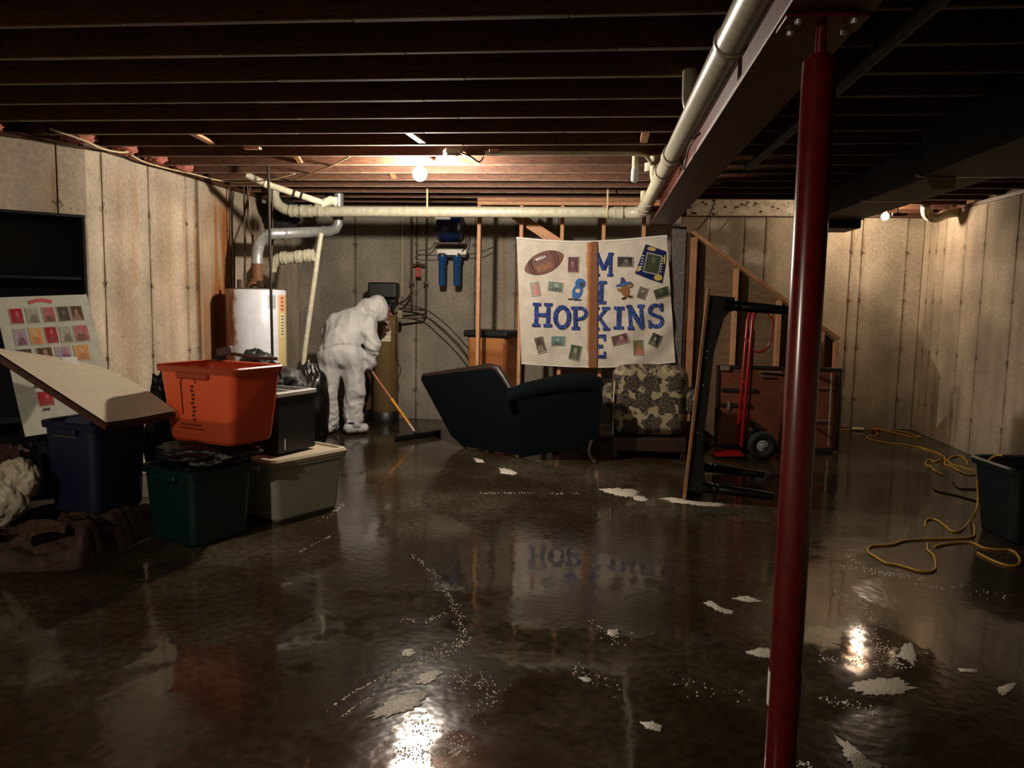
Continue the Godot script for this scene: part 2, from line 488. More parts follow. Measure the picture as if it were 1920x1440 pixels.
var STREAKS := [[PackedVector2Array([Vector2(-1.019, -4.308), Vector2(-0.902, -4.126), Vector2(-0.785, -3.912), Vector2(-0.690, -3.704), Vector2(-0.621, -3.514), Vector2(-0.571, -3.351), Vector2(-0.543, -3.260)]), 150, 0.018, 0.047],
	[PackedVector2Array([Vector2(-0.920, -2.586), Vector2(-0.870, -2.716), Vector2(-0.812, -2.829), Vector2(-0.727, -2.945)]), 50, 0.006, 0.012],
	[PackedVector2Array([Vector2(-0.854, -2.548), Vector2(-0.825, -2.637), Vector2(-0.783, -2.729)]), 28, 0.004, 0.007],
	[PackedVector2Array([Vector2(-0.782, -2.834), Vector2(-0.716, -2.901), Vector2(-0.651, -2.989), Vector2(-0.573, -3.148), Vector2(-0.516, -3.210)]), 110, 0.025, 0.054],
	[PackedVector2Array([Vector2(-0.698, -3.005), Vector2(-0.617, -3.142), Vector2(-0.520, -3.236)]), 60, 0.022, 0.049],
	[PackedVector2Array([Vector2(-0.549, -2.805), Vector2(-0.465, -2.903), Vector2(-0.352, -2.834), Vector2(-0.388, -2.671)]), 110, 0.043, 0.087],
	[PackedVector2Array([Vector2(-0.632, -2.562), Vector2(-0.544, -2.506), Vector2(-0.447, -2.470), Vector2(-0.398, -2.398)]), 170, 0.045, 0.080],
	[PackedVector2Array([Vector2(-0.635, -2.365), Vector2(-0.547, -2.362), Vector2(-0.438, -2.333)]), 200, 0.037, 0.063],
	[PackedVector2Array([Vector2(-0.884, -5.786), Vector2(-0.631, -5.850), Vector2(-0.134, -5.909)]), 60, 0.008, 0.033],
	[PackedVector2Array([Vector2(1.364, -4.519), Vector2(1.515, -4.411), Vector2(1.681, -4.413)]), 60, 0.018, 0.054],
	[PackedVector2Array([Vector2(1.467, -4.726), Vector2(1.469, -4.536), Vector2(1.573, -4.421), Vector2(1.775, -4.369)]), 60, 0.018, 0.054],
	[PackedVector2Array([Vector2(1.200, -4.079), Vector2(1.317, -3.953), Vector2(1.281, -3.687)]), 70, 0.032, 0.086],
	[PackedVector2Array([Vector2(1.202, -3.736), Vector2(1.222, -3.503), Vector2(1.213, -3.343)]), 120, 0.052, 0.124],
	[PackedVector2Array([Vector2(0.938, -3.277), Vector2(1.085, -3.275), Vector2(1.274, -3.279)]), 110, 0.022, 0.050],
	[PackedVector2Array([Vector2(0.848, -2.929), Vector2(0.954, -2.906), Vector2(1.020, -2.877)]), 50, 0.020, 0.040],
	[PackedVector2Array([Vector2(-1.664, -4.238), Vector2(-1.619, -4.459), Vector2(-1.573, -4.631)]), 24, 0.006, 0.020],
	[PackedVector2Array([Vector2(-1.777, -4.896), Vector2(-1.744, -5.169), Vector2(-1.771, -5.309)]), 26, 0.021, 0.078],
	[PackedVector2Array([Vector2(-0.071, -3.029), Vector2(0.003, -2.973), Vector2(0.124, -2.904)]), 40, 0.029, 0.061],
	[PackedVector2Array([Vector2(-0.003, -3.487), Vector2(0.090, -3.330), Vector2(0.160, -3.396)]), 40, 0.032, 0.075],
	[PackedVector2Array([Vector2(-0.891, -3.409), Vector2(-0.742, -3.402), Vector2(-0.677, -3.505)]), 40, 0.012, 0.029],
	[PackedVector2Array([Vector2(1.659, -4.351), Vector2(1.860, -4.185), Vector2(2.099, -4.149)]), 40, 0.039, 0.111],
	[PackedVector2Array([Vector2(0.634, -2.485), Vector2(0.696, -2.473)]), 30, 0.013, 0.024],
	[PackedVector2Array([Vector2(0.330, -2.999), Vector2(0.405, -2.946), Vector2(0.579, -2.930)]), 26, 0.040, 0.083]]

const JB := 2.485      # underside of the joists
const WT := 2.445      # top of the concrete
var M := {}

func concrete_tex(w: float, h: float, seed_: int, base: Color, seams: Array, rust: Array, blotch := 0.5) -> ImageTexture:
	var ppm := 110.0
	var W := int(w * ppm)
	var Hh := int(h * ppm)
	var im := Image.create(W, Hh, false, Image.FORMAT_RGB8)
	var f := noise(0.012, seed_, 5)
	var s := noise(0.05, seed_ + 1, 3)
	var g := noise(0.22, seed_ + 2, 2)
	var dirt := Color(0.30, 0.22, 0.13)
	var ru := Color(0.52, 0.27, 0.07)
	for x in W:
		var um := x / ppm
		var seam := 0.0
		for q in seams: seam = maxf(seam, 1.0 - absf(um - q - 0.015 * s.get_noise_1d(x)) / 0.03)
		seam = maxf(seam, 0.0)
		for y in Hh:
			var ym := h - y / ppm
			var k := 0.95 + blotch * 0.4 * f.get_noise_2d(x, y) + 0.12 * s.get_noise_2d(x * 0.35, y * 0.04) + 0.05 * s.get_noise_2d(x, y * 0.05) + 0.10 * g.get_noise_2d(x, y)
			var c := base * k
			var sd := seam * (0.28 + 0.5 * s.get_noise_2d(x * 0.3 + 500, y * 0.6))
			c = c.lerp(dirt, clampf(sd, 0, 0.55))
			for r in rust:
				# [u, half width, low, high, strength]
				var d: float = 1.0 - absf(um - r[0] + 0.05 * s.get_noise_2d(x, y * 0.12)) / r[1]
				if d <= 0.0 or ym < r[2] or ym > r[3]: continue
				var kk: float = clampf(d * 1.4, 0, 1) * r[4] * clampf(0.75 + 0.9 * s.get_noise_2d(x * 1.5, y * 0.1 + 90) + 0.5 * f.get_noise_2d(x, y * 0.5), 0, 1.2) * clampf((r[3] - ym) / 0.25, 0, 1)
				c = c.lerp(ru, clampf(kk, 0, 0.92))
			im.set_pixel(x, y, c.clamp())
	# small tie marks and spots
	var rng := RandomNumberGenerator.new()
	rng.seed = seed_
	for q in seams:
		for yy in [0.35, 0.95, 1.5, 2.05]:
			for e in 26:
				var px := int((q + rng.randfn(0, 0.018)) * ppm)
				var py := int((h - yy + rng.randfn(0, 0.016)) * ppm)
				if px >= 0 and px < W and py >= 0 and py < Hh: im.set_pixel(px, py, im.get_pixel(px, py).lerp(Color(0.2, 0.14, 0.08), 0.6))
	for e in int(w * 40):
		var px := rng.randi_range(1, W - 2)
		var py := rng.randi_range(1, Hh - 2)
		im.set_pixel(px, py, im.get_pixel(px, py) * 0.55)
	return tex(im)

# a poured wall between two plan points; the concrete shows the panels of its forms as separate faces with a dark groove between
func make_wall(called: String, a: Vector2, b: Vector2, inward: Vector2, seams: Array, m: Material, parent: Node3D = null, y0 := 0.0, y1 := WT) -> Node3D:
	var o := parent
	if o == null:
		o = Node3D.new(); o.name = called; add_child(o); struct(o)
	var d := (b - a).normalized()
	var L := a.distance_to(b)
	var bs := Basis(V(d.x, 0, d.y), Vector3.UP, V(inward.x, 0, inward.y))
	var back := MB.new()
	var mid := (a + b) * 0.5 - inward * 0.108
	back.box(V(mid.x, (y0 + y1) * 0.5, mid.y), V(L, y1 - y0, 0.2), bs, 0.0)
	objw("backing", back, M.groove, o)
	var cuts := [0.0] + seams + [L]
	for i in cuts.size() - 1:
		var u0: float = cuts[i] + (0.003 if i > 0 else 0.0)
		var u1: float = cuts[i + 1] - (0.003 if i < cuts.size() - 2 else 0.0)
		var w := u1 - u0
		var p := MB.new()
		var off := 0.002 * sin(i * 5.3)
		var c := a + d * (u0 + u1) * 0.5 + inward * (off - 0.03)
		p.box(V(c.x, (y0 + y1) * 0.5, c.y), V(w, y1 - y0, 0.06), bs, 0.005)
		for k in p.v.size():
			var q := p.v[k]
			var uu := (Vector2(q.x, q.z) - a).dot(d)
			p.uv[k] = Vector2(uu / L, 1.0 - (q.y - y0) / (y1 - y0))
		objw("panel", p, m, o)
	return o

func lamp(called: String, label: String, at: Vector3, energy: float, glow: float, warm: Color, r := 0.05) -> void:
	var t := thing(called, label, "light bulb", at)
	var b := MB.new()
	var prof := []
	for i in 13:
		var a := -PI * 0.5 + PI * i / 12.0 * 0.86
		prof.append(Vector2(maxf(cos(a) * r, 0.0005), sin(a) * r))
	prof.append(Vector2(0.014, r + 0.022))
	b.lathe(prof, Transform3D(), 20)
	var gm := mat(Color(1, 0.95, 0.85), 0.3)
	gm.emission_enabled = true
	gm.emission = warm
	gm.emission_energy_multiplier = glow
	obj("bulb", b, gm, t)
	var s := MB.new()
	s.lathe([Vector2(0.001, r + 0.018), Vector2(0.014, r + 0.018), Vector2(0.015, r + 0.045), Vector2(0.024, r + 0.05), Vector2(0.026, r + 0.075), Vector2(0.055, r + 0.082), Vector2(0.056, r + 0.1), Vector2(0.001, r + 0.1)], Transform3D(), 20)
	obj("socket", s, M.porcelain, t)
	var l := OmniLight3D.new()
	l.light_color = warm
	l.light_energy = energy
	l.light_size = 0.05
	l.omni_range = 30.0
	l.omni_attenuation = 2.0
	l.shadow_enabled = true
	t.add_child(l)

func materials() -> void:
	M.groove = mat(Color(0.22, 0.175, 0.125), 0.95)
	M.porcelain = mat(Color(0.85, 0.82, 0.75), 0.35)
	M.joist = tmat(wood_tex(Color(0.43, 0.27, 0.17), Color(0.25, 0.145, 0.085), 3), 0.75, V(0.8, 5, 1))
	M.joist2 = tmat(wood_tex(Color(0.40, 0.245, 0.15), Color(0.21, 0.12, 0.07), 4), 0.75, V(0.8, 5, 1))
	M.deck = tmat(wood_tex(Color(0.33, 0.23, 0.14), Color(0.19, 0.12, 0.07), 5, false), 0.85, V(0.6, 2, 1))
	M.pine = tmat(wood_tex(Color(0.78, 0.59, 0.43), Color(0.62, 0.43, 0.29), 6), 0.65, V(1, 6, 1))
	M.pine2 = tmat(wood_tex(Color(0.70, 0.51, 0.35), Color(0.50, 0.34, 0.22), 8), 0.65, V(1, 6, 1))
	M.oldwood = tmat(wood_tex(Color(0.36, 0.20, 0.11), Color(0.17, 0.085, 0.045), 9), 0.5, V(1, 5, 1))
	M.redpaint = grime(mat(Color(0.38, 0.075, 0.075), 0.24), 3.0, 0.75, 21)
	M.beam = grime(mat(Color(0.43, 0.20, 0.17), 0.5), 2.0, 0.6, 22)
	M.pvc = grime(mat(Color(0.80, 0.78, 0.68), 0.35), 2.0, 0.82, 23)
	M.galv = grime(mat(Color(0.72, 0.73, 0.72), 0.38, 0.5), 4.0, 0.75, 24)
	M.duct = grime(mat(Color(0.085, 0.08, 0.07), 0.6, 0.2), 2.0, 0.6, 25)
	M.plaster = tmat(wood_tex(Color(0.66, 0.60, 0.52), Color(0.42, 0.33, 0.26), 12, false), 0.85, V(1.5, 8, 1))
	M.darkwood = tmat(wood_tex(Color(0.17, 0.11, 0.08), Color(0.09, 0.055, 0.04), 13), 0.45, V(1, 4, 1))
	M.copper = mat(Color(0.25, 0.17, 0.11), 0.45, 0.4)
	M.iron = mat(Color(0.13, 0.11, 0.09), 0.5, 0.4)
	M.black = mat(Color(0.035, 0.035, 0.04), 0.45)
	M.rubber = mat(Color(0.03, 0.03, 0.03), 0.8)
	M.white = mat(Color(0.82, 0.81, 0.77), 0.5)
	M.cable = mat(Color(0.75, 0.68, 0.52), 0.5)
	M.chrome = mat(Color(0.7, 0.7, 0.7), 0.25, 0.9)

func _ready() -> void:
	# camera, surroundings, exposure
	var cam := Camera3D.new()
	cam.fov = 51.282
	cam.position = V(0, 1.45, 0)
	cam.rotation = V(deg_to_rad(-6.1), deg_to_rad(6.3), 0.018)
	add_child(cam)
	cam.current = true
	var env := Environment.new()
	env.background_mode = Environment.BG_COLOR
	env.background_color = Color.BLACK
	env.tonemap_mode = Environment.TONE_MAPPER_LINEAR
	env.tonemap_exposure = 1.0
	env.sdfgi_enabled = true
	env.ssao_enabled = true
	env.ssil_enabled = true
	var we := WorldEnvironment.new()
	we.environment = env
	add_child(we)
	materials()
	# the three bare bulbs: over the middle, in the far corner, and one behind the camera on the left
	lamp("light_bulb", "bare lit bulb over the person in white coveralls", V(-1.41, 2.38, -6.11), 7.0, 14.0, Color(1.0, 0.945, 0.875), 0.056)
	lamp("light_bulb", "small bare lit bulb in the corner behind the red post", V(2.95, 2.385, -9.0), 1.35, 12.0, Color(1.0, 0.89, 0.765), 0.04)
	lamp("light_bulb", "bare lit bulb behind the viewer, out of the picture", V(-2.9, 2.515, 0.416), 7.0, 4.0, Color(1.0, 0.93, 0.84))
	build_shell()
	build_ceiling()
	build_partition()
	build_utilities()
	build_pipes()
	build_ducts()
	build_left_pile()
	build_furniture()
	build_banner()
	build_person()
	build_floor_things()

func build_shell() -> void:
	# floor
	var x0 := -5.4
	var x1 := 3.9
	var z0 := -10.0
	var z1 := 3.2
	var ppm := 110.0
	var W := int((x1 - x0) * ppm)
	var Hh := int((z1 - z0) * ppm)
	var al := Image.create(W, Hh, false, Image.FORMAT_RGB8)
	var ro := Image.create(W, Hh, false, Image.FORMAT_RGB8)
	var hm := Image.create(W, Hh, false, Image.FORMAT_RGB8)
	var fa := noise(0.0075, 31, 4)
	var fb := noise(0.03, 32, 4)
	var fc := noise(0.16, 33, 2)
	var base := Color(0.235, 0.205, 0.16)
	var brown := Color(0.17, 0.13, 0.09)
	var silt := Color(0.29, 0.265, 0.215)
	for y in Hh:
		for x in W:
			var a := fa.get_noise_2d(x, y)
			var b := fb.get_noise_2d(x, y)
			var c := base.lerp(brown, clampf(0.5 - a * 1.6 + b * 0.5, 0, 1)).lerp(silt, clampf(a * 1.8 - 0.35 + b * 0.7, 0, 0.7))
			c = c * (0.9 + 0.25 * fc.get_noise_2d(x, y))
			al.set_pixel(x, y, c)
			var pud := smoothstep(-0.06, 0.10, a + b * 0.25)
			var r := lerpf(0.15, 0.06, pud) + 0.04 * b
			ro.set_pixel(x, y, Color(r, r, r))
			var hgt := 0.5 + 0.22 * fb.get_noise_2d(x * 0.8, y * 0.5) + (1.0 - pud) * 0.12 * fc.get_noise_2d(x, y)
			hm.set_pixel(x, y, Color(hgt, hgt, hgt))
	hm.bump_map_to_normal_map(0.55)
	var fm := mat(Color.WHITE, 1.0)
	fm.albedo_texture = tex(al)
	fm.roughness_texture = tex(ro)
	fm.normal_enabled = true
	fm.normal_texture = tex(hm)
	fm.normal_scale = 0.55
	fm.metallic_specular = 0.32
	var f := MB.new()
	f.flat4(V(x0, 0, z0), V(x1, 0, z0), V(x1, 0, z1), V(x0, 0, z1), Vector3.UP)
	f.flat4(V(x0, -0.1, z0), V(x1, -0.1, z0), V(x1, -0.1, z1), V(x0, -0.1, z1), Vector3.DOWN)
	for e in [[V(x0, 0, z0), V(x1, 0, z0), Vector3.FORWARD], [V(x1, 0, z0), V(x1, 0, z1), Vector3.RIGHT], [V(x1, 0, z1), V(x0, 0, z1), Vector3.BACK], [V(x0, 0, z1), V(x0, 0, z0), Vector3.LEFT]]:
		f.flat4(e[0], e[1], e[1] + V(0, -0.1, 0), e[0] + V(0, -0.1, 0), e[2])
	struct(obj("floor", f, fm), "dark wet concrete floor under a film of water")
	# concrete walls
	var beige := Color(0.64, 0.585, 0.505)
	var grey := Color(0.515, 0.485, 0.43)
	# left wall from the back corner towards the viewer: u = z + 9.75
	var ls := [0.9, 1.72, 2.29, 2.907, 3.073, 3.647, 4.244]
	var lm := tmat(concrete_tex(4.42, WT, 41, beige, ls, [[2.42, 0.26, 0.0, 2.44, 0.75], [2.45, 0.22, 0.0, 1.75, 1.0], [2.55, 0.35, 0.0, 1.45, 0.5], [2.907, 0.05, 0.0, 2.4, 0.4], [3.073, 0.04, 0.0, 2.4, 0.35], [2.75, 0.15, 0.0, 2.44, 0.3], [3.86, 0.05, 1.5, 2.44, 0.35], [4.0, 0.2, 0.0, 2.44, 0.12], [3.4, 0.25, 0.0, 2.44, 0.12]], 0.5), 0.85)
	var wl := make_wall("wall_left", Vector2(-3.6, -9.75), Vector2(-3.6, -5.33), Vector2(1, 0), ls, lm)
	wl.set_meta("label", "beige poured concrete wall with brown streaks and a rust stain")
	# the stretch that splays outwards towards the viewer
	var fs := [0.185, 0.79, 1.4]
	var fm2 := tmat(concrete_tex(2.2, WT, 42, beige, fs, [[0.24, 0.06, 0.0, 2.44, 0.35]], 0.4), 0.85)
	var d := Vector2(-0.669, 0.743)
	var e1 := Vector2(-3.6, -5.33) + d * 2.2
	make_wall("wall_left_splayed", Vector2(-3.6, -5.33), e1, Vector2(d.y, -d.x), fs, fm2)
	var pm := tmat(concrete_tex(7.0, WT, 45, beige, [1, 2, 3, 4, 5, 6], [], 0.4), 0.85)
	make_wall("wall_left_near", e1, Vector2(e1.x, 3.0), Vector2(1, 0), [1.0, 2.0, 3.0, 4.0, 5.0], pm)
	make_wall("wall_front", Vector2(e1.x, 3.0), Vector2(3.64, 3.0), Vector2(0, -1), [1.2, 2.4, 3.6, 4.8, 6.0, 7.2], pm)
	# back wall: u = x + 3.6
	var bks := [0.695, 1.43, 2.12, 2.6, 3.08, 4.04]
	var sks := [0.38, 0.78, 1.02, 1.53, 1.99, 2.113, 2.61]
	var bm := tmat(concrete_tex(4.45, WT, 43, grey, bks, [[2.66, 0.10, 0.0, 2.44, 0.3], [2.45, 0.05, 0.0, 2.4, 0.25]], 0.45), 0.85)
	var bm2 := tmat(concrete_tex(2.79, WT, 46, grey.lerp(beige, 0.6), sks, [[1.9, 0.05, 0.0, 2.4, 0.15]], 0.45), 0.85)
	var wb := make_wall("wall_back", Vector2(-3.6, -9.25), Vector2(0.85, -9.25), Vector2(0, 1), bks, bm)
	make_wall("wall_back", Vector2(0.85, -9.25), Vector2(0.85, -9.75), Vector2(1, 0), [], bm2, wb)
	make_wall("wall_back", Vector2(0.85, -9.75), Vector2(3.64, -9.75), Vector2(0, 1), sks, bm2, wb)
	wb.set_meta("label", "grey poured concrete wall behind the utilities and the stairs")
	# right wall: u = z + 9.75
	var rs := [0.175, 0.36, 0.58, 1.07, 1.5, 2.11, 2.72, 3.33, 3.94, 4.55]
	var rm := tmat(concrete_tex(6.0, WT, 44, beige, rs, [], 0.45), 0.85)
	var wr := make_wall("wall_right", Vector2(3.64, -9.75), Vector2(3.64, -3.75), Vector2(-1, 0), rs, rm)
	wr.set_meta("label", "beige poured concrete wall with dark vertical form lines")
	make_wall("wall_right", Vector2(3.64, -3.75), Vector2(3.64, 3.0), Vector2(-1, 0), [1.2, 2.4, 3.6, 4.8, 6.0], pm, wr)
	# mouldy white board above the concrete in the stair opening
	var im := Image.create(320, 64, false, Image.FORMAT_RGB8)
	var fw := noise(0.05, 61, 4)
	for y in 64:
		for x in 320:
			im.set_pixel(x, y, Color(0.80, 0.76, 0.68) * (0.92 + 0.2 * fw.get_noise_2d(x, y)))
	var rng := RandomNumberGenerator.new()
	rng.seed = 5
	for q in 34:
		var cx := rng.randi_range(4, 190)
		var cy := rng.randi_range(14, 60)
		var rr := rng.randf_range(1.5, 4.5)
		for yy in range(-8, 9):
			for xx in range(-8, 9):
				var px := cx + xx
				var py := cy + yy
				if px < 0 or py < 0 or px > 319 or py > 63: continue
				var k := rr - Vector2(xx, yy).length() - 2.0 * fw.get_noise_2d(px * 4, py * 4)
				if k > 0: im.set_pixel(px, py, im.get_pixel(px, py).lerp(Color(0.13, 0.10, 0.07), clampf(k * 0.5, 0, 0.85)))
	var dw := MB.new()
	dw.flat4(V(0.95, 2.72, -9.69), V(3.0, 2.72, -9.69), V(3.0, 2.455, -9.69), V(0.95, 2.455, -9.69), Vector3.BACK)
	dw.box(V(1.975, 2.5875, -9.72), V(2.05, 0.265, 0.058), Basis(), 0.0)
	tag(objw("drywall_strip", dw, tmat(tex(im), 0.8)), "white drywall strip spotted with black mould above the stairs", "drywall")

func build_ceiling() -> void:
	var c := Node3D.new()
	c.name = "ceiling"
	add_child(c)
	struct(c, "open ceiling of dark wooden joists")
	var dk := MB.new()
	dk.box(V(-0.75, 2.76, -3.4), V(9.4, 0.08, 13.4), Basis(), 0.0)
	objw("subfloor", dk, M.deck, c)
	var k := 0
	for i in range(-14, 17):
		var z := -(3.06 + 0.409 * i)
		var x0 := -3.62
		var x1 := 3.66
		if z > -5.3: x0 = maxf(-5.12, -3.64 - (z + 5.33) * 0.9)
		var j := MB.new()
		if i >= 14:   # the stair opening interrupts the last joists
			j.box(V((x0 + 0.9) * 0.5, JB + 0.1175, z), V(0.9 - x0, 0.235, 0.038), Basis(), 0.004)
			var j2 := MB.new()
			j2.box(V((3.0 + x1) * 0.5, JB + 0.1175, z), V(x1 - 3.0, 0.235, 0.038), Basis(), 0.004)
			objw("joist", j2, M.joist2, c)
		else:
			j.box(V((x0 + x1) * 0.5, JB + 0.1175, z), V(x1 - x0, 0.235, 0.038), Basis(V(1, 0, 0.0015 * sin(i * 3.1)), Vector3.UP, V(0, 0, 1)), 0.004)
		objw("joist", j, M.joist if i % 2 == 0 else M.joist2, c)
		# old pale plaster still clinging to the underside
		var pe := MB.new()
		var xx := x0 + 0.02
		while xx < x1 - 0.05:
			var ln := 0.5 + 0.45 * absf(sin(xx * 7.3 + i * 2.1))
			var xe := minf(xx + ln, (0.9 if i >= 14 else x1) - 0.02)
			if xe <= xx: break
			pe.box(V((xx + xe) * 0.5, JB - 0.0015, z + 0.0015 * sin(xx * 9.0 + i)), V(xe - xx, 0.005, 0.030 + 0.007 * sin(xx * 5.0 + i * 1.7)), Basis(), 0.0015)
			xx = xe + 0.004
		objw("plaster_residue", pe, M.plaster, c).set_meta("kind", "stuff")
		k += 1
	# header of the stair opening
	var h := MB.new()
	h.box(V(1.95, JB + 0.1175, -8.43), V(2.1, 0.235, 0.04), Basis(), 0.004)
	objw("header", h, M.joist2, c)
	# sill boards on the concrete
	for e in [[V(-3.66, WT + 0.02, -7.55), V(0.14, 0.038, 4.5)], [V(0.0, WT + 0.02, -9.81), V(7.5, 0.038, 0.14)], [V(3.71, WT + 0.02, -3.4), V(0.14, 0.038, 13.2)]]:
		objw("sill_board", MB.new().box(e[0], e[1], Basis(), 0.003), M.oldwood, c)
	var dd := V(-0.669, 0, 0.743)
	objw("sill_board", MB.new().bar(V(-3.67, WT + 0.02, -5.33), V(-3.67, WT + 0.02, -5.33) + dd * 2.3, 0.14, 0.038), M.oldwood, c)
	# rim boards closing the joist ends
	for e in [[V(-3.71, 2.6, -7.5), V(0.04, 0.24, 4.9)], [V(3.76, 2.6, -3.4), V(0.04, 0.24, 13.4)], [V(0, 2.6, -9.86), V(7.8, 0.24, 0.04)], [V(-0.7, 2.6, 3.1), V(9.3, 0.24, 0.04)], [V(-5.24, 2.6, -0.4), V(0.04, 0.24, 7.2)]]:
		objw("rim_board", MB.new().box(e[0], e[1], Basis(), 0.003), M.joist2, c)
	objw("rim_board", MB.new().bar(V(-3.77, 2.6, -5.33), V(-3.77, 2.6, -5.33) + dd * 2.4, 0.04, 0.24), M.joist2, c)
	# bridging: crossed sticks between the joists
	for e in [[-0.93, 7, 1], [-2.45, 7, -1], [0.1, 9, 1], [-1.9, 9, -1], [2.0, 9, 1], [2.05, 11, 1]]:
		var za: float = -(3.06 + 0.409 * e[1]) - 0.019
		var zb: float = za - 0.371
		var s: float = e[2]
		objw("bridging", MB.new().bar(V(e[0], JB + (0.015 if s > 0 else 0.2), za), V(e[0] + 0.02, JB + (0.2 if s > 0 else 0.015), zb), 0.045, 0.019, V(0, 1, 0.6)), M.pine, c)
	# flat ties let in level with the undersides
	for e in [[-2.715, -2.755, 5], [-1.265, -1.245, 5], [0.238, 0.24, 5]]:
		var za: float = -(3.06 + 0.409 * e[2]) - 0.019
		objw("tie_board", MB.new().bar(V(e[0], JB + 0.012, za), V(e[1], JB + 0.012, za - 0.371), 0.05, 0.02), M.pine, c)
	# little cleats on the joists
	objw("cleat", MB.new().box(V(-0.78, JB - 0.01, -5.69), V(0.07, 0.02, 0.06)), M.pine, c)
	objw("cleat", MB.new().box(V(-2.5, JB - 0.008, -5.58), V(0.12, 0.016, 0.05)), M.pine, c)
	# lamp board over the main bulb and electrical box
	objw("lamp_board", MB.new().box(V(-1.41, JB + 0.03, -6.125), V(0.14, 0.02, 0.371)), M.pine2, c)
	objw("lamp_board", MB.new().box(V(2.95, JB + 0.03, -9.0), V(0.14, 0.02, 0.371)), M.pine2, c)
	objw("lamp_board", MB.new().box(V(-2.9, JB + 0.19, 0.416), V(0.14, 0.02, 0.371)), M.pine2, c)
	var jb := thing("junction_box", "grey metal junction box on a joist beside the main bulb", "junction box", V(-1.10, JB - 0.02, -5.78))
	obj("box", MB.new().box(V(0, 0.02, 0), V(0.11, 0.045, 0.11), Basis(V(0, 1, 0), 0.4), 0.008), M.galv, jb)
	obj("cover_plate", MB.new().lathe([Vector2(0.001, -0.01), Vector2(0.045, -0.01), Vector2(0.05, 0.0), Vector2(0.001, 0.0)], Transform3D(), 8), M.galv, jb)
	obj("wire", MB.new().tube(smooth([V(0.05, 0.02, 0), V(0.12, 0.0, -0.05), V(0.18, -0.03, -0.12), V(0.2, 0.03, -0.2)]), 0.006, 6), M.iron, jb)
	obj("bracket", MB.new().bar(V(0.06, 0.03, -0.06), V(0.16, -0.035, -0.2), 0.05, 0.004), M.pine, jb)
	# pink insulation stuffed at the ends of the joist bays, left wall
	var pink := grime(mat(Color(0.74, 0.43, 0.37), 0.95), 6.0, 0.6, 71)
	var labels := ["pink insulation tuft nearest the viewer above the left wall", "second pink insulation tuft above the left wall", "third pink insulation tuft above the left wall", "fourth pink insulation tuft above the left wall", "farthest pink insulation tuft above the left wall"]
	var iz := [-4.89, -5.29, -5.71, -6.12, -6.53]
	for q in 5:
		var ix := -3.58
		if iz[q] > -5.33: ix = -3.6 - (iz[q] + 5.33) * 0.9
		var b := MB.new()
		b.blob(V(ix, 2.545, iz[q]), V(0.10, 0.10, 0.17), noise(0.05, 300 + q, 3), 0.4, 2.452, 30, 18, 0.25)
		b.blob(V(ix + 0.06, 2.50, iz[q] + 0.04), V(0.08, 0.05, 0.10), noise(0.05, 310 + q, 3), 0.4, 2.452, 24, 14, 0.2)
		tag(objw("insulation_tuft", b, pink), labels[q], "insulation", "insulation at the joist ends")

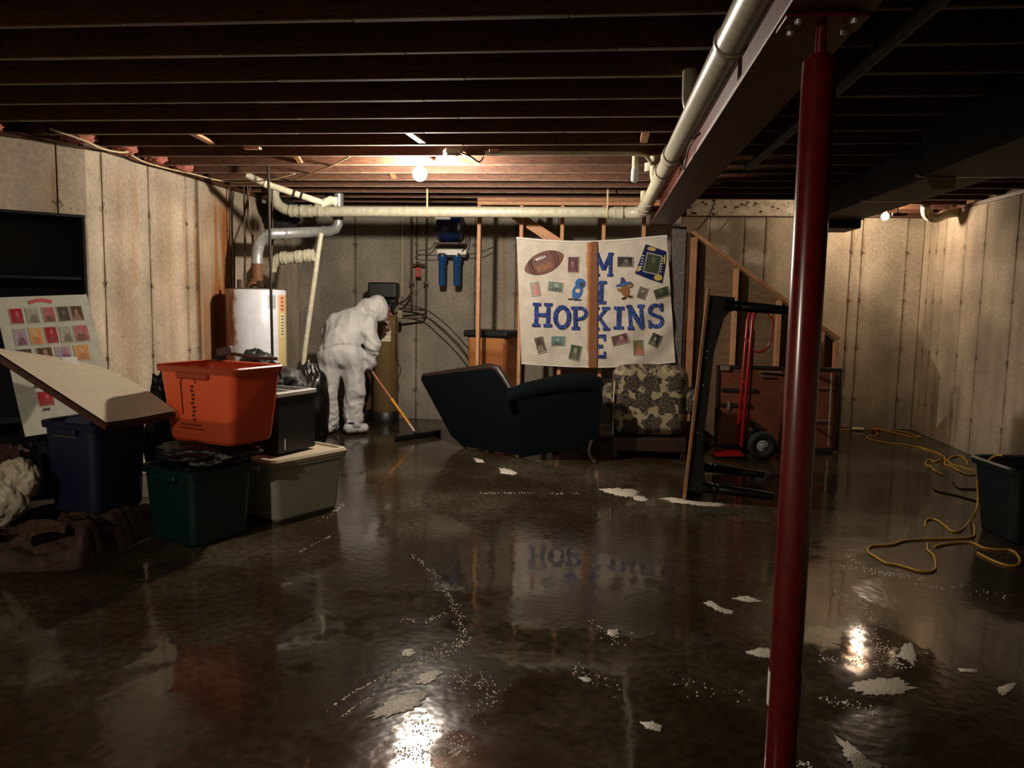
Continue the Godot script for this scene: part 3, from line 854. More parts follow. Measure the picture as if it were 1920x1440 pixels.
func build_partition() -> void:
	# bare stud wall that carries the banner
	var w := Node3D.new()
	w.name = "wall_partition"
	add_child(w)
	struct(w, "open frame of pine studs behind the banner")
	var zc := -8.345
	for x in [-1.29, -0.85, -0.43, -0.007, 0.397]:
		objw("stud", MB.new().box(V(x, 1.22, zc), V(0.038, 2.364, 0.089)), M.pine, w)
	objw("top_plate", MB.new().box(V(-0.345, 2.423, zc), V(1.93, 0.038, 0.089)), M.pine, w)
	objw("top_plate", MB.new().box(V(-0.345, 2.462, zc), V(1.93, 0.038, 0.089)), M.pine2, w)
	objw("bottom_plate", MB.new().box(V(-0.345, 0.019, zc), V(1.93, 0.038, 0.089)), M.pine2, w)
	objw("brace", MB.new().bar(V(-0.95, 2.33, zc - 0.06), V(0.3, 1.55, zc - 0.06), 0.02, 0.10, V(0, 1, 0)), M.pine, w)
	# short boards closing the corner at the beam
	for e in [[0.47, 2.06], [0.53, 2.06], [0.59, 2.06]]:
		objw("stud", MB.new().box(V(e[0], e[1] * 0.5 + 0.02, zc - 0.02), V(0.045, e[1], 0.089)), M.pine2, w)
	# stair wall: sloping plate on studs with a panel behind
	var s := Node3D.new()
	s.name = "wall_stairs"
	add_child(s)
	struct(s, "sloping stair wall of studs and brown panelling")
	var sx := 0.87
	var ex := 2.36
	var ys := func(x: float) -> float: return 2.178 - (x - 0.87) * 0.708
	objw("sloping_plate", MB.new().bar(V(sx, ys.call(sx) - 0.02, zc), V(ex, ys.call(ex) - 0.02, zc), 0.12, 0.038), M.pine2, s)
	for x in [0.90, 1.335, 1.77, 2.20, 2.34]:
		var hgt: float = ys.call(x) - 0.06
		objw("stud", MB.new().box(V(x, hgt * 0.5, zc), V(0.07 if x < 1.0 else 0.045, hgt, 0.089)), M.pine if x > 1.0 else M.pine2, s)
	objw("bottom_plate", MB.new().box(V(1.6, 0.019, zc), V(1.52, 0.038, 0.089)), M.pine2, s)
	var poly := PackedVector2Array([Vector2(0.87, 0.0), Vector2(2.36, 0.0), Vector2(2.36, ys.call(2.36) - 0.05), Vector2(0.87, ys.call(0.87) - 0.05)])
	var pan := tmat(wood_tex(Color(0.46, 0.37, 0.27), Color(0.36, 0.28, 0.19), 77, false), 0.7, V(0.5, 1, 1))
	objw("panelling", MB.new().prism(poly, 0.012, Transform3D(Basis(), V(0, 0, zc - 0.055))), pan, s)
	# a flight of steps behind it
	for q in 9:
		var tx := 2.22 - q * 0.245
		var ty := 0.19 + q * 0.19
		if tx < 1.05: break
		objw("tread", MB.new().box(V(tx, ty, -9.05), V(0.27, 0.038, 1.18)), M.pine2, s)
	objw("stringer", MB.new().bar(V(2.32, 0.12, -9.66), V(0.95, 1.19, -9.66), 0.038, 0.26), M.pine2, s)
	# post under the far end of the beam
	var p := thing("wood_post", "grey painted wooden post beside the banner under the beam", "post", V(0.75, 0, -8.335))
	obj("shaft", MB.new().box(V(0, 1.1, 0), V(0.14, 2.19, 0.12), Basis(), 0.006), grime(mat(Color(0.40, 0.37, 0.36), 0.7), 3.0, 0.7, 78), p)
	obj("trim_strip", MB.new().box(V(0.085, 1.08, 0.03), V(0.03, 2.12, 0.03)), M.oldwood, p)
	# steel beam
	var b := thing("steel_beam", "reddish brown steel beam running along the ceiling to the back", "beam", V(0.56, 2.2, -3.0))
	var ib := MB.new()
	var z0 := -8.3
	var z1 := 3.0
	var zm := (z0 + z1) * 0.5
	ib.box(V(0.56, 2.212, zm), V(0.225, 0.024, z1 - z0), Basis(), 0.004)
	ib.box(V(0.56, 2.471, zm), V(0.225, 0.024, z1 - z0), Basis(), 0.004)
	ib.box(V(0.56, 2.342, zm), V(0.03, 0.24, z1 - z0), Basis(), 0.0)
	objw("profile", ib, M.beam, b)
	# red post in the foreground
	var px := 0.553
	var pz := -2.27
	var r := thing("support_post", "red painted round steel post in the foreground", "post", V(px, 0, pz))
	obj("pipe", MB.new().lathe([Vector2(0.001, 0.012), Vector2(0.0445, 0.012), Vector2(0.0445, 2.085), Vector2(0.042, 2.09), Vector2(0.001, 2.09)], Transform3D(), 40), M.redpaint, r)
	obj("base_plate", MB.new().box(V(0, 0.006, 0), V(0.15, 0.012, 0.15)), M.redpaint, r)
	obj("cap", MB.new().lathe([Vector2(0.001, 2.088), Vector2(0.03, 2.088), Vector2(0.026, 2.105), Vector2(0.001, 2.105)], Transform3D(), 24), M.redpaint, r)
	obj("jack_screw", MB.new().lathe([Vector2(0.0145, 2.1), Vector2(0.0145, 2.18)], Transform3D(), 16), M.redpaint, r)
	obj("top_plate", MB.new().box(V(0, 2.186, 0), V(0.21, 0.011, 0.13), Basis(), 0.002), M.redpaint, r)
	for q in [[-0.07, 0.045], [0.07, 0.045], [-0.07, -0.045], [0.07, -0.045]]:
		obj("bolt", MB.new().lathe([Vector2(0.001, 2.168), Vector2(0.009, 2.168), Vector2(0.01, 2.18), Vector2(0.001, 2.18)], Transform3D(Basis(), V(q[0], 0, q[1])), 6), M.galv, r)
	var tape := thing("paper_band", "white paper band stuck round the far side of the red post", "paper", V(px, 0.30, pz))
	var tb := MB.new()
	for q in 26:
		var an := PI * 0.93 + q * PI * 1.14 / 25.0
		tb.box(V(cos(an) * 0.0462, 0.05, sin(an) * 0.0462), V(0.0015, 0.10, 0.0075), Basis(Vector3.UP, -an), 0.0)
	obj("strip", tb, M.white, tape)

func ring_lathe(c: Vector3, ax: Vector3, prof: Array, sides := 20) -> MB:
	var y := ax.normalized()
	var x := y.cross(Vector3.UP if absf(y.y) < 0.9 else Vector3.RIGHT).normalized()
	return MB.new().lathe(prof, Transform3D(Basis(x, y, x.cross(y)), c), sides)
func coupling(c: Vector3, ax: Vector3, r: float, L: float) -> MB:
	return ring_lathe(c, ax, [Vector2(r - 0.006, -L * 0.5), Vector2(r, -L * 0.5), Vector2(r + 0.002, -L * 0.5 + 0.008), Vector2(r, -L * 0.5 + 0.014), Vector2(r, L * 0.5 - 0.014), Vector2(r + 0.002, L * 0.5 - 0.008), Vector2(r, L * 0.5), Vector2(r - 0.006, L * 0.5)])

func build_utilities() -> void:
	# water heater
	var hr := 0.272
	var hh := 1.49
	var im := Image.create(512, 384, false, Image.FORMAT_RGB8)
	var fz := noise(0.03, 81, 4)
	for y in 384:
		for x in 512:
			var u := x / 512.0
			var c := Color(0.80, 0.81, 0.84) * (0.97 + 0.05 * fz.get_noise_2d(x, y))
			var rk := smoothstep(0.285, 0.325, u + 0.03 * fz.get_noise_2d(x * 0.5, y * 0.6)) * (1.0 - smoothstep(0.5, 0.56, u))
			rk *= clampf(0.85 + 0.6 * fz.get_noise_2d(x * 2.0, y * 0.3), 0.3, 1)
			c = c.lerp(Color(0.45, 0.20, 0.09), rk * 0.95)
			im.set_pixel(x, y, c)
	# pasted labels: grey data plate, yellow strip with dark print, pinkish header
	var put := func(u0: float, u1: float, y0: float, y1: float, col: Color) -> void:
		im.fill_rect(Rect2i(int(u0 * 512), int((hh - y1) / hh * 384), maxi(1, int((u1 - u0) * 512)), maxi(1, int((y1 - y0) / hh * 384))), col)
	put.call(0.075, 0.135, 1.31, 1.44, Color(0.60, 0.60, 0.62))
	for q in 6: put.call(0.08, 0.13, 1.325 + q * 0.018, 1.331 + q * 0.018, Color(0.48, 0.48, 0.5))
	put.call(0.0, 0.06, 0.72, 1.44, Color(0.74, 0.67, 0.46))
	put.call(0.93, 1.0, 0.72, 1.44, Color(0.74, 0.67, 0.46))
	put.call(0.0, 0.04, 1.28, 1.44, Color(0.78, 0.56, 0.46))
	put.call(0.0, 0.04, 1.05, 1.27, Color(0.78, 0.76, 0.62))
	for q in 7: put.call(0.008, 0.034, 1.07 + q * 0.028, 1.083 + q * 0.028, Color(0.3, 0.27, 0.22))
	for q in 4: put.call(0.006, 0.036, 1.30 + q * 0.035, 1.312 + q * 0.035, Color(0.55, 0.2, 0.15))
	var h := thing("water_heater", "white cylindrical water heater with rusty side and yellow label", "water heater", V(-3.215, 0, -7.2))
	var tm := tmat(tex(im), 0.3, V(1, -1.0 / hh, 1))
	tm.uv1_offset = V(0, 1, 0)
	obj("tank", MB.new().lathe([Vector2(0.001, 0.06), Vector2(hr - 0.01, 0.06), Vector2(hr, 0.07), Vector2(hr, hh - 0.01), Vector2(hr - 0.008, hh)], Transform3D(), 48), tm, h)
	obj("lid", MB.new().lathe([Vector2(hr - 0.008, hh - 0.002), Vector2(hr - 0.012, hh + 0.008), Vector2(0.001, hh + 0.02)], Transform3D(), 48), grime(mat(Color(0.36, 0.33, 0.28), 0.6), 4, 0.6, 82), h)
	obj("base_ring", MB.new().lathe([Vector2(0.001, 0), Vector2(hr - 0.03, 0), Vector2(hr - 0.03, 0.07), Vector2(0.001, 0.07)], Transform3D(), 40), M.black, h)
	var rusty := grime(mat(Color(0.50, 0.33, 0.2), 0.7), 5, 0.55, 83)
	obj("draft_hood", MB.new().lathe([Vector2(0.10, hh + 0.03), Vector2(0.055, hh + 0.075), Vector2(0.052, hh + 0.10)], Transform3D(), 24), rusty, h)
	for a in [0.6, 2.2, 3.8, 5.4]: obj("hood_leg", MB.new().box(V(cos(a) * 0.09, hh + 0.025, sin(a) * 0.09), V(0.012, 0.035, 0.012)), M.iron, h)
	for q in [[-0.13, 0.06], [0.16, 0.05]]:
		obj("nipple", MB.new().lathe([Vector2(0.02, hh + 0.01), Vector2(0.02, hh + 0.09), Vector2(0.001, hh + 0.09)], Transform3D(Basis(), V(q[0], 0, q[1])), 12), M.copper, h)
	obj("relief_valve", MB.new().box(V(0.09, hh + 0.05, 0.12), V(0.05, 0.06, 0.03), Basis(), 0.008), M.copper, h)
	# flue
	var fl := thing("flue_pipe", "galvanised flue pipe rising from the water heater", "flue pipe", V(-3.2, 1.58, -7.2))
	var pa := [V(-3.2, 1.72, -7.2), V(-3.195, 1.86, -7.2)] + arc(V(-3.05, 1.86, -7.22), V(-1, 0, 0), V(0, 1, 0), 0.145, 7) + [V(-2.80, 2.1, -8.05)]
	objw("elbow_run", MB.new().tube(pa, 0.052, 20, false), M.galv, fl)
	objw("rusty_collar", MB.new().tube([V(-3.2, 1.57, -7.2), V(-3.2, 1.73, -7.2)], 0.0535, 20, false), rusty, fl)
	var pb := [V(-2.83, 2.095, -7.97), V(-2.79, 2.105, -8.06), V(-2.755, 2.13, -8.11), V(-2.735, 2.18, -8.13), V(-2.73, 2.25, -8.135), V(-2.725, 2.70, -8.135)]
	objw("riser", MB.new().tube(pb, 0.051, 20, false), M.galv, fl)
	for q in [V(-3.01, 2.015, -7.35), V(-2.835, 2.092, -7.94)]:
		objw("seam_ring", ring_lathe(q, V(0.25, 0.095, -0.83), [Vector2(0.052, -0.012), Vector2(0.055, -0.006), Vector2(0.055, 0.006), Vector2(0.052, 0.012)]), M.galv, fl)
	objw("rust_patch", ring_lathe(V(-2.735, 2.24, -8.135), Vector3.UP, [Vector2(0.0525, -0.05), Vector2(0.0525, 0.03)]), rusty, fl)
	# water softener: mineral tank, valve head and a second tank
	var soft := mat(Color(0.43, 0.35, 0.22), 0.4)
	grime(soft, 3, 0.85, 84)
	var w := thing("water_softener", "tall tan softener tank with black valve head", "water softener", V(-2.453, 0, -8.94))
	var prof := [Vector2(0.001, 0.06), Vector2(0.13, 0.06), Vector2(0.148, 0.09), Vector2(0.148, 1.14)]
	for i in 7: prof.append(Vector2(0.148 * cos(i * PI / 14.0), 1.14 + 0.13 * sin(i * PI / 14.0)))
	obj("tank", MB.new().lathe(prof, Transform3D(), 36), soft, w)
	obj("foot", MB.new().lathe([Vector2(0.001, 0), Vector2(0.16, 0), Vector2(0.16, 0.13), Vector2(0.15, 0.14)], Transform3D(), 30), M.black, w)
	obj("valve_body", MB.new().rbox(V(0.0, 1.36, 0.02), V(0.22, 0.14, 0.18), 0.03), mat(Color(0.07, 0.07, 0.07), 0.2), w)
	for q in [V(-0.07, 1.34, 0.11), V(0.0, 1.35, 0.115), V(0.07, 1.34, 0.11), V(0.1, 1.39, 0.1)]:
		obj("fitting", ring_lathe(q, V(0, 0, 1), [Vector2(0.022, -0.03), Vector2(0.024, 0.02), Vector2(0.012, 0.024), Vector2(0.001, 0.024)], 12), mat(Color(0.2, 0.2, 0.2), 0.15, 0.5), w)
	obj("control_cover", MB.new().rbox(V(-0.01, 1.515, 0.03), V(0.33, 0.18, 0.2), 0.025, Basis(V(0, 1, 0), 0.05)), M.black, w)
	obj("bypass", MB.new().box(V(0.19, 1.25, 0.08), V(0.06, 0.1, 0.06), Basis(), 0.012), mat(Color(0.5, 0.47, 0.4), 0.4), w)
	obj("power_lead", MB.new().tube(smooth([V(0.16, 1.24, 0.1), V(0.15, 0.95, 0.11), V(0.16, 0.75, 0.1), V(0.2, 0.62, 0.08), V(0.17, 0.52, 0.08), V(0.16, 0.4, 0.08)]), 0.005, 6), M.rubber, w)
	# paper sticker with a head and shoulders outline and red scrawl
	var st := Image.create(64, 80, false, Image.FORMAT_RGBA8)
	st.fill(Color(0.43, 0.35, 0.22))
	for y in 80:
		for x in 64:
			var wv := Color(0.80, 0.76, 0.68)
			var inside := (Vector2(x - 26, (y - 16) * 0.9).length() < 13) or (y > 26 and y < 78 and x > 4 + (10 if y < 40 else 0) and x < 60)
			if inside: st.set_pixel(x, y, wv)
			if inside and y > 36 and y < 52 and absf(y - 44 - 5.0 * sin(x * 0.8)) < 2.2: st.set_pixel(x, y, Color(0.5, 0.2, 0.14))
			if inside and absf(Vector2(x - 26, y - 16).length() - 7.0) < 1.0: st.set_pixel(x, y, Color(0.62, 0.5, 0.42))
			if inside and y > 60 and y < 72 and (x * 7 + y * 3) % 5 < 2: st.set_pixel(x, y, Color(0.65, 0.58, 0.5))
	var sk := MB.new()
	for i in 10:
		var a0 := 0.84 + 0.085 * i
		var a1 := a0 + 0.085
		var r := 0.1488
		sk.flat4(V(cos(a1) * r, 1.13, sin(a1) * r), V(cos(a0) * r, 1.13, sin(a0) * r), V(cos(a0) * r, 0.94, sin(a0) * r), V(cos(a1) * r, 0.94, sin(a1) * r), V(cos(a0), 0, sin(a0)), Vector2((9 - i) / 10.0, 0), Vector2((10 - i) / 10.0, 1))
	obj("sticker", sk, tmat(tex(st), 0.6), w)
	var w2 := thing("softener_tank", "shorter tan tank beside the softener behind the person", "tank", V(-2.775, 0, -9.02))
	obj("tank", MB.new().lathe([Vector2(0.001, 0.06), Vector2(0.125, 0.06), Vector2(0.135, 0.09), Vector2(0.135, 0.98), Vector2(0.11, 1.05), Vector2(0.06, 1.09), Vector2(0.001, 1.1)], Transform3D(), 32), soft, w2)
	obj("foot", MB.new().lathe([Vector2(0.001, 0), Vector2(0.15, 0), Vector2(0.15, 0.13), Vector2(0.14, 0.14)], Transform3D(), 28), M.black, w2)
	# brine tank behind the studs
	var br := thing("brine_tank", "amber tan square tank with black lid behind the studs", "tank", V(-1.19, 0, -8.86), -0.28)
	var bi := Image.create(64, 128, false, Image.FORMAT_RGB8)
	var bf := noise(0.05, 91, 3)
	for y in 128:
		for x in 64:
			bi.set_pixel(x, y, Color(0.66, 0.44, 0.24).lerp(Color(0.52, 0.29, 0.13), clampf(0.5 + 0.9 * bf.get_noise_2d(x, y), 0, 1)))
	var bmm := tmat(tex(bi), 0.45)
	bmm.uv1_scale = V(1, 0.6, 1)
	obj("body", MB.new().loft([MB.rr(0.42, 0.40, 0.05, 0.0), MB.rr(0.47, 0.44, 0.05, 1.03)]), bmm, br)
	obj("lid", MB.new().rbox(V(0, 1.06, 0), V(0.53, 0.075, 0.5), 0.025), M.black, br)
	# drinking-water filter on the back wall
	var ro := thing("water_filter", "blue twin water filter with blue tank on the back wall", "water filter", V(-1.82, 1.6, -9.55))
	var blue := mat(Color(0.10, 0.24, 0.42), 0.3)
	var navy := mat(Color(0.06, 0.12, 0.26), 0.3)
	var bc := V(-1.835, 2.27, -9.55)
	objw("storage_tank", ring_lathe(bc, V(0, 1, 0), [Vector2(0.001, -0.17), Vector2(0.09, -0.165), Vector2(0.145, -0.11), Vector2(0.16, -0.03), Vector2(0.16, 0.05), Vector2(0.14, 0.12), Vector2(0.09, 0.165), Vector2(0.001, 0.175)], 28), navy, ro)
	objw("label", MB.new().box(bc + V(-0.05, 0.09, 0.152), V(0.17, 0.045, 0.004), Basis(V(1, 0, 0), -0.25), 0.0), M.white, ro)
	objw("shelf", MB.new().box(V(-1.83, 2.085, -9.58), V(0.34, 0.02, 0.26)), M.oldwood, ro)
	objw("membrane", ring_lathe(V(-1.80, 1.99, -9.52), V(1, 0, 0), [Vector2(0.001, -0.17), Vector2(0.03, -0.165), Vector2(0.036, -0.14), Vector2(0.036, 0.14), Vector2(0.03, 0.165), Vector2(0.001, 0.17)]), M.white, ro)
	objw("bracket", MB.new().box(V(-1.80, 1.955, -9.6), V(0.3, 0.04, 0.1)), M.black, ro)
	objw("data_label", MB.new().box(V(-1.79, 1.985, -9.478), V(0.12, 0.06, 0.006), Basis(), 0.0), M.white, ro)
	for q in [-1.912, -1.742]:
		var sump := objw("filter_sump", ring_lathe(V(q, 1.78, -9.53), V(0, 1, 0), [Vector2(0.001, -0.17), Vector2(0.034, -0.168), Vector2(0.04, -0.15), Vector2(0.044, 0.11), Vector2(0.054, 0.12), Vector2(0.054, 0.17), Vector2(0.001, 0.172)], 20), blue, ro)
		objw("filter_cap", ring_lathe(V(q, 1.965, -9.53), V(0, 1, 0), [Vector2(0.05, -0.02), Vector2(0.052, 0.01), Vector2(0.02, 0.02), Vector2(0.02, 0.045), Vector2(0.001, 0.045)], 16), M.black, sump)
	objw("tubing", MB.new().tube(smooth([V(-1.97, 1.95, -9.5), V(-2.12, 1.95, -9.48), V(-2.2, 1.97, -9.47), V(-2.18, 2.0, -9.47), V(-2.05, 2.02, -9.48), V(-1.99, 2.1, -9.5)]), 0.005, 6), M.rubber, ro)
	objw("tubing", MB.new().tube(smooth([V(-1.63, 1.97, -9.5), V(-1.5, 1.98, -9.5), V(-1.4, 2.02, -9.5), V(-1.33, 2.05, -9.5)]), 0.005, 6), M.rubber, ro)
	objw("tubing", MB.new().tube(smooth([V(-1.75, 2.05, -9.45), V(-1.66, 2.12, -9.42), V(-1.62, 2.2, -9.42), V(-1.64, 2.05, -9.45), V(-1.68, 1.99, -9.47)]), 0.005, 6), M.rubber, ro)
	ro.position += V(0.095, -0.03, 0.5)
	# dark copper water lines to the softener
	var cu := thing("water_lines", "dark copper water lines with a red valve by the softener", "pipe", V(-2.2, 1.2, -9.62))
	var cz := -9.62
	objw("pipe", MB.new().tube([V(-2.31, 2.46, cz), V(-2.305, 1.33, cz)], 0.013, 10), M.copper, cu)
	objw("pipe", MB.new().tube([V(-2.135, 2.46, cz), V(-2.14, 1.27, cz), V(-2.17, 1.22, cz), V(-2.42, 1.22, cz + 0.1)], 0.013, 10), M.copper, cu)
	objw("pipe", MB.new().tube([V(-2.305, 1.83, cz), V(-2.14, 1.83, cz)], 0.012, 10), M.copper, cu)
	objw("pipe", MB.new().tube(smooth([V(-2.305, 1.62, cz), V(-2.31, 1.5, cz + 0.03), V(-2.36, 1.42, cz + 0.1), V(-2.44, 1.37, cz + 0.2)]), 0.012, 8), M.copper, cu)
	objw("pipe", MB.new().tube([V(-2.14, 1.31, cz), V(-2.42, 1.33, cz + 0.14)], 0.01, 8), M.copper, cu)
	for q in [V(-2.305, 1.62, cz), V(-2.14, 1.62, cz), V(-2.225, 1.84, cz)]:
		objw("valve", ring_lathe(q, V(0, 0, 1), [Vector2(0.001, -0.02), Vector2(0.024, -0.02), Vector2(0.024, 0.03), Vector2(0.01, 0.035), Vector2(0.01, 0.06), Vector2(0.001, 0.06)], 12), M.copper, cu)
	objw("valve_tag", MB.new().box(V(-2.22, 1.745, cz + 0.03), V(0.06, 0.11, 0.006), Basis(), 0.001), mat(Color(0.55, 0.10, 0.08), 0.5), cu)
	cu.position += V(0.114, -0.013, 0.5)
	# hoses to the brine tank
	var ho := [smooth([V(-2.4, 1.35, -9.5), V(-2.15, 1.31, -9.5), V(-1.95, 1.2, -9.48), V(-1.75, 1.03, -9.46), V(-1.64, 0.92, -9.42), V(-1.56, 0.85, -9.36)]), smooth([V(-2.4, 1.28, -9.5), V(-2.15, 1.24, -9.5), V(-1.95, 1.1, -9.48), V(-1.75, 0.92, -9.46), V(-1.62, 0.78, -9.42), V(-1.56, 0.71, -9.36)])]
	tag(objw("drain_hose", MB.new().tube(ho[0], 0.007, 6), M.iron), "upper thin dark hose from softener to amber tank", "hose").position = V(0.1, 0.01, 0.48)
	tag(objw("drain_hose", MB.new().tube(ho[1], 0.007, 6), M.iron), "lower thin dark hose from softener to amber tank", "hose").position = V(0.1, 0.01, 0.48)
	tag(objw("wall_wire", MB.new().tube([V(-2.45, 2.46, -9.7), V(-2.452, 1.45, -9.7)], 0.006, 6), M.cable), "thin pale wire running down the wall to the softener", "wire").position = V(0.127, 0.0, 0.5)

func build_pipes() -> void:
	# main drain: across the back, then along the beam towards the viewer
	var d := thing("drain_pipe", "long white drain pipe across the back and along the beam", "drain pipe", V(-1.2, 2.29, -7.9))
	var y := 2.288
	var pz := -7.9
	objw("cross_run", MB.new().tube([V(-3.03, y - 0.003, pz), V(0.26, y + 0.004, pz)], 0.052, 20, false), M.pvc, d)
	var el := [V(-3.0, y, pz), V(-3.14, y, pz), V(-3.2, y + 0.012, pz), V(-3.27, y + 0.05, pz), V(-3.31, y + 0.11, pz), V(-3.325, y + 0.18, pz), V(-3.33, 2.70, pz)]
	objw("bend", MB.new().tube(el, 0.053, 20, false), M.pvc, d)
	for q in [[-3.115, 0.063, 0.07], [-2.98, 0.063, 0.11], [-2.80, 0.06, 0.1], [0.13, 0.06, 0.09], [-0.957, 0.0535, 0.013], [-0.80, 0.0535, 0.013], [-1.95, 0.0535, 0.011]]:
		objw("hub", coupling(V(q[0], y, pz), V(1, 0, 0), q[1], q[2]), M.pvc, d)
	objw("hub", coupling(V(-3.325, y + 0.22, pz), V(0, 1, 0), 0.064, 0.08), M.pvc, d)
	objw("branch", MB.new().tube([V(-2.9, y, pz), V(-2.85, y + 0.06, pz), V(-2.79, y + 0.09, pz + 0.02), V(-2.7, y + 0.09, pz + 0.04)], 0.04, 16), M.pvc, d)
	objw("bend", MB.new().tube([V(0.2, y, pz), V(0.29, y + 0.004, pz + 0.01), V(0.34, y + 0.007, pz + 0.05), V(0.36, y + 0.01, pz + 0.12), V(0.36, y + 0.012, pz + 0.2)], 0.058, 20, false), M.pvc, d)
	var n0 := V(0.36, 2.30, -7.75)
	var n1 := V(0.408, 2.28, 0.6)
	objw("long_run", MB.new().tube([n0, n1], 0.0495, 22), M.pvc, d)
	var ax := n1 - n0
	for q in [[-7.45, 0.057, 0.13], [-7.0, 0.057, 0.09], [-5.45, 0.058, 0.1], [-4.85, 0.057, 0.16], [-2.75, 0.055, 0.03], [-7.65, 0.059, 0.05]]:
		var t: float = (q[0] - n0.z) / (n1.z - n0.z)
		objw("hub", coupling(n0.lerp(n1, t), ax, q[1], q[2]), M.pvc, d)
	# wyes rising from the long run
	for q in [[-7.3, 0.034, 0.12], [-6.0, 0.033, 0.22], [-3.75, 0.032, 0.2]]:
		var t: float = (q[0] - n0.z) / (n1.z - n0.z)
		var p := n0.lerp(n1, t)
		objw("wye", MB.new().tube([p, p + V(-0.015, 0.035, -0.03), p + V(-0.02, 0.07, -0.05), p + V(-0.021, q[2], -0.055)], q[1], 14), M.pvc, d)
	objw("hub", coupling(V(0.32, 2.43, -6.11), V(0, 1, 0), 0.04, 0.06), M.pvc, d)
	objw("side_line", MB.new().tube([V(-0.85, 2.467, -5.71), V(0.2, 2.462, -5.71), V(0.27, 2.455, -5.76), V(0.31, 2.45, -5.95), V(0.32, 2.44, -6.08)], 0.014, 10), M.pvc, d)
	for q in [[-1.735, -1], [0.02, 1]]:
		objw("hanger_strap", MB.new().box(V(q[0], 2.4, pz + 0.054), V(0.016, 0.22, 0.002), Basis(), 0.0), M.cable, d)
		objw("hanger_strap", coupling(V(q[0], y, pz), V(1, 0, 0), 0.0545, 0.018), M.cable, d)
	var cap := thing("capped_stub", "short white capped pipe stub hanging left of the beam", "pipe", V(0.215, 2.33, -6.2))
	objw("pipe", MB.new().tube([V(0.215, 2.70, -6.2), V(0.215, 2.42, -6.2)], 0.025, 14), M.pvc, cap)
	objw("sleeve", MB.new().tube([V(0.215, 2.43, -6.2), V(0.213, 2.36, -6.2), V(0.208, 2.335, -6.2)], [0.029, 0.029, 0.02], 14), mat(Color(0.62, 0.64, 0.66), 0.4), cap)
	var dg := thing("vent_pipe", "slanting thin white pipe under the joists at upper left", "pipe", V(-2.8, 2.35, -6.9))
	objw("pipe", MB.new().tube([V(-3.10, 2.475, -6.8), V(-2.95, 2.405, -6.83), V(-2.48, 2.26, -7.0), V(-2.38, 2.27, -7.02)], 0.029, 14), M.pvc, dg)
	objw("hub", coupling(V(-2.93, 2.397, -6.835), V(1, -0.35, -0.3), 0.034, 0.05), M.pvc, dg)
	objw("hub", coupling(V(-2.72, 2.335, -6.91), V(1, -0.31, -0.36), 0.0335, 0.012), M.rubber, dg)
	objw("hub", coupling(V(-2.66, 2.316, -6.93), V(1, -0.31, -0.36), 0.0335, 0.012), M.rubber, dg)
	objw("elbow", MB.new().tube([V(-2.5, 2.255, -7.0), V(-2.42, 2.285, -7.0), V(-2.37, 2.275, -7.0)], [0.036, 0.042, 0.04], 14), M.pvc, dg)
	var t2 := thing("trap_fitting", "thick white pipe fitting beside the water heater flue", "pipe fitting", V(-3.0, 1.8, -7.6))
	objw("barrel", MB.new().tube([V(-3.24, 1.68, -7.62), V(-3.22, 1.75, -7.61), V(-3.15, 1.795, -7.6), V(-2.8, 1.832, -7.6)], [0.05, 0.055, 0.058, 0.06], 18), M.pvc, t2)
	for q in [[-3.1, 1.802], [-2.95, 1.815], [-2.86, 1.826]]: objw("hub", coupling(V(q[0], q[1], -7.6), V(1, 0.1, 0), 0.065, 0.05), M.pvc, t2)
	tag(objw("leaning_pipe", MB.new().tube([V(-2.745, 2.05, -7.66), V(-2.763, 1.93, -7.65), V(-2.896, 0.942, -7.6), V(-2.99, 0.02, -7.58)], 0.025, 14), M.pvc), "thin white pipe leaning beside the person on the left", "pipe")
	# thin iron gas line in front of the heater and copper lines in the corner
	tag(objw("gas_pipe", MB.new().tube([V(-2.822, 2.72, -6.6), V(-2.80, 0.005, -6.6)], 0.0115, 10), M.iron), "thin dark iron pipe standing before the water heater", "pipe")
	var cl := [[[V(-3.56, 2.46, -7.42), V(-3.555, 0.3, -7.42)], 0.009, "leftmost thin dark pipe in the corner by the heater"],
		[[V(-3.36, 2.46, -7.44), V(-3.42, 2.2, -7.43), V(-3.52, 1.95, -7.42), V(-3.53, 1.4, -7.42)], 0.009, "thin dark pipe slanting across the corner by the heater"],
		[[V(-3.43, 2.46, -7.45), V(-3.43, 1.5, -7.45)], 0.008, "second thin dark pipe in the corner by the heater"],
		[[V(-3.36, 2.46, -7.38), V(-3.36, 2.1, -7.38), V(-3.31, 1.98, -7.36), V(-3.30, 1.55, -7.34)], 0.010, "copper pipe with a kink dropping to the heater"],
		[[V(-3.17, 2.46, -7.5), V(-3.17, 2.02, -7.5), V(-3.165, 1.55, -7.42)], 0.009, "copper pipe behind the flue elbow"]]
	for q in cl: tag(objw("corner_pipe", MB.new().tube(q[0], q[1], 8), M.copper), q[2], "pipe", "corner water pipes")
	# dark exhaust bundle high in the corner
	var f := noise(0.05, 101, 3)
	tag(objw("rag_bundle", MB.new().blob(V(-3.40, 2.28, -8.3), V(0.17, 0.2, 0.19), f, 0.35, -99.0, 30, 20, 0.3), mat(Color(0.08, 0.065, 0.05), 0.9)), "dark tangled bundle hanging high in the back left corner", "bundle")
	# cables along the joists
	tag(objw("ceiling_cable", MB.new().tube(smooth([V(-3.62, 2.50, -5.0), V(-3.50, 2.455, -5.18), V(-3.47, 2.43, -5.32), V(-3.47, 2.445, -5.55), V(-3.48, 2.475, -5.66)]), 0.008, 6), M.cable), "pale cable sagging at the near end of the left wall top", "cable")
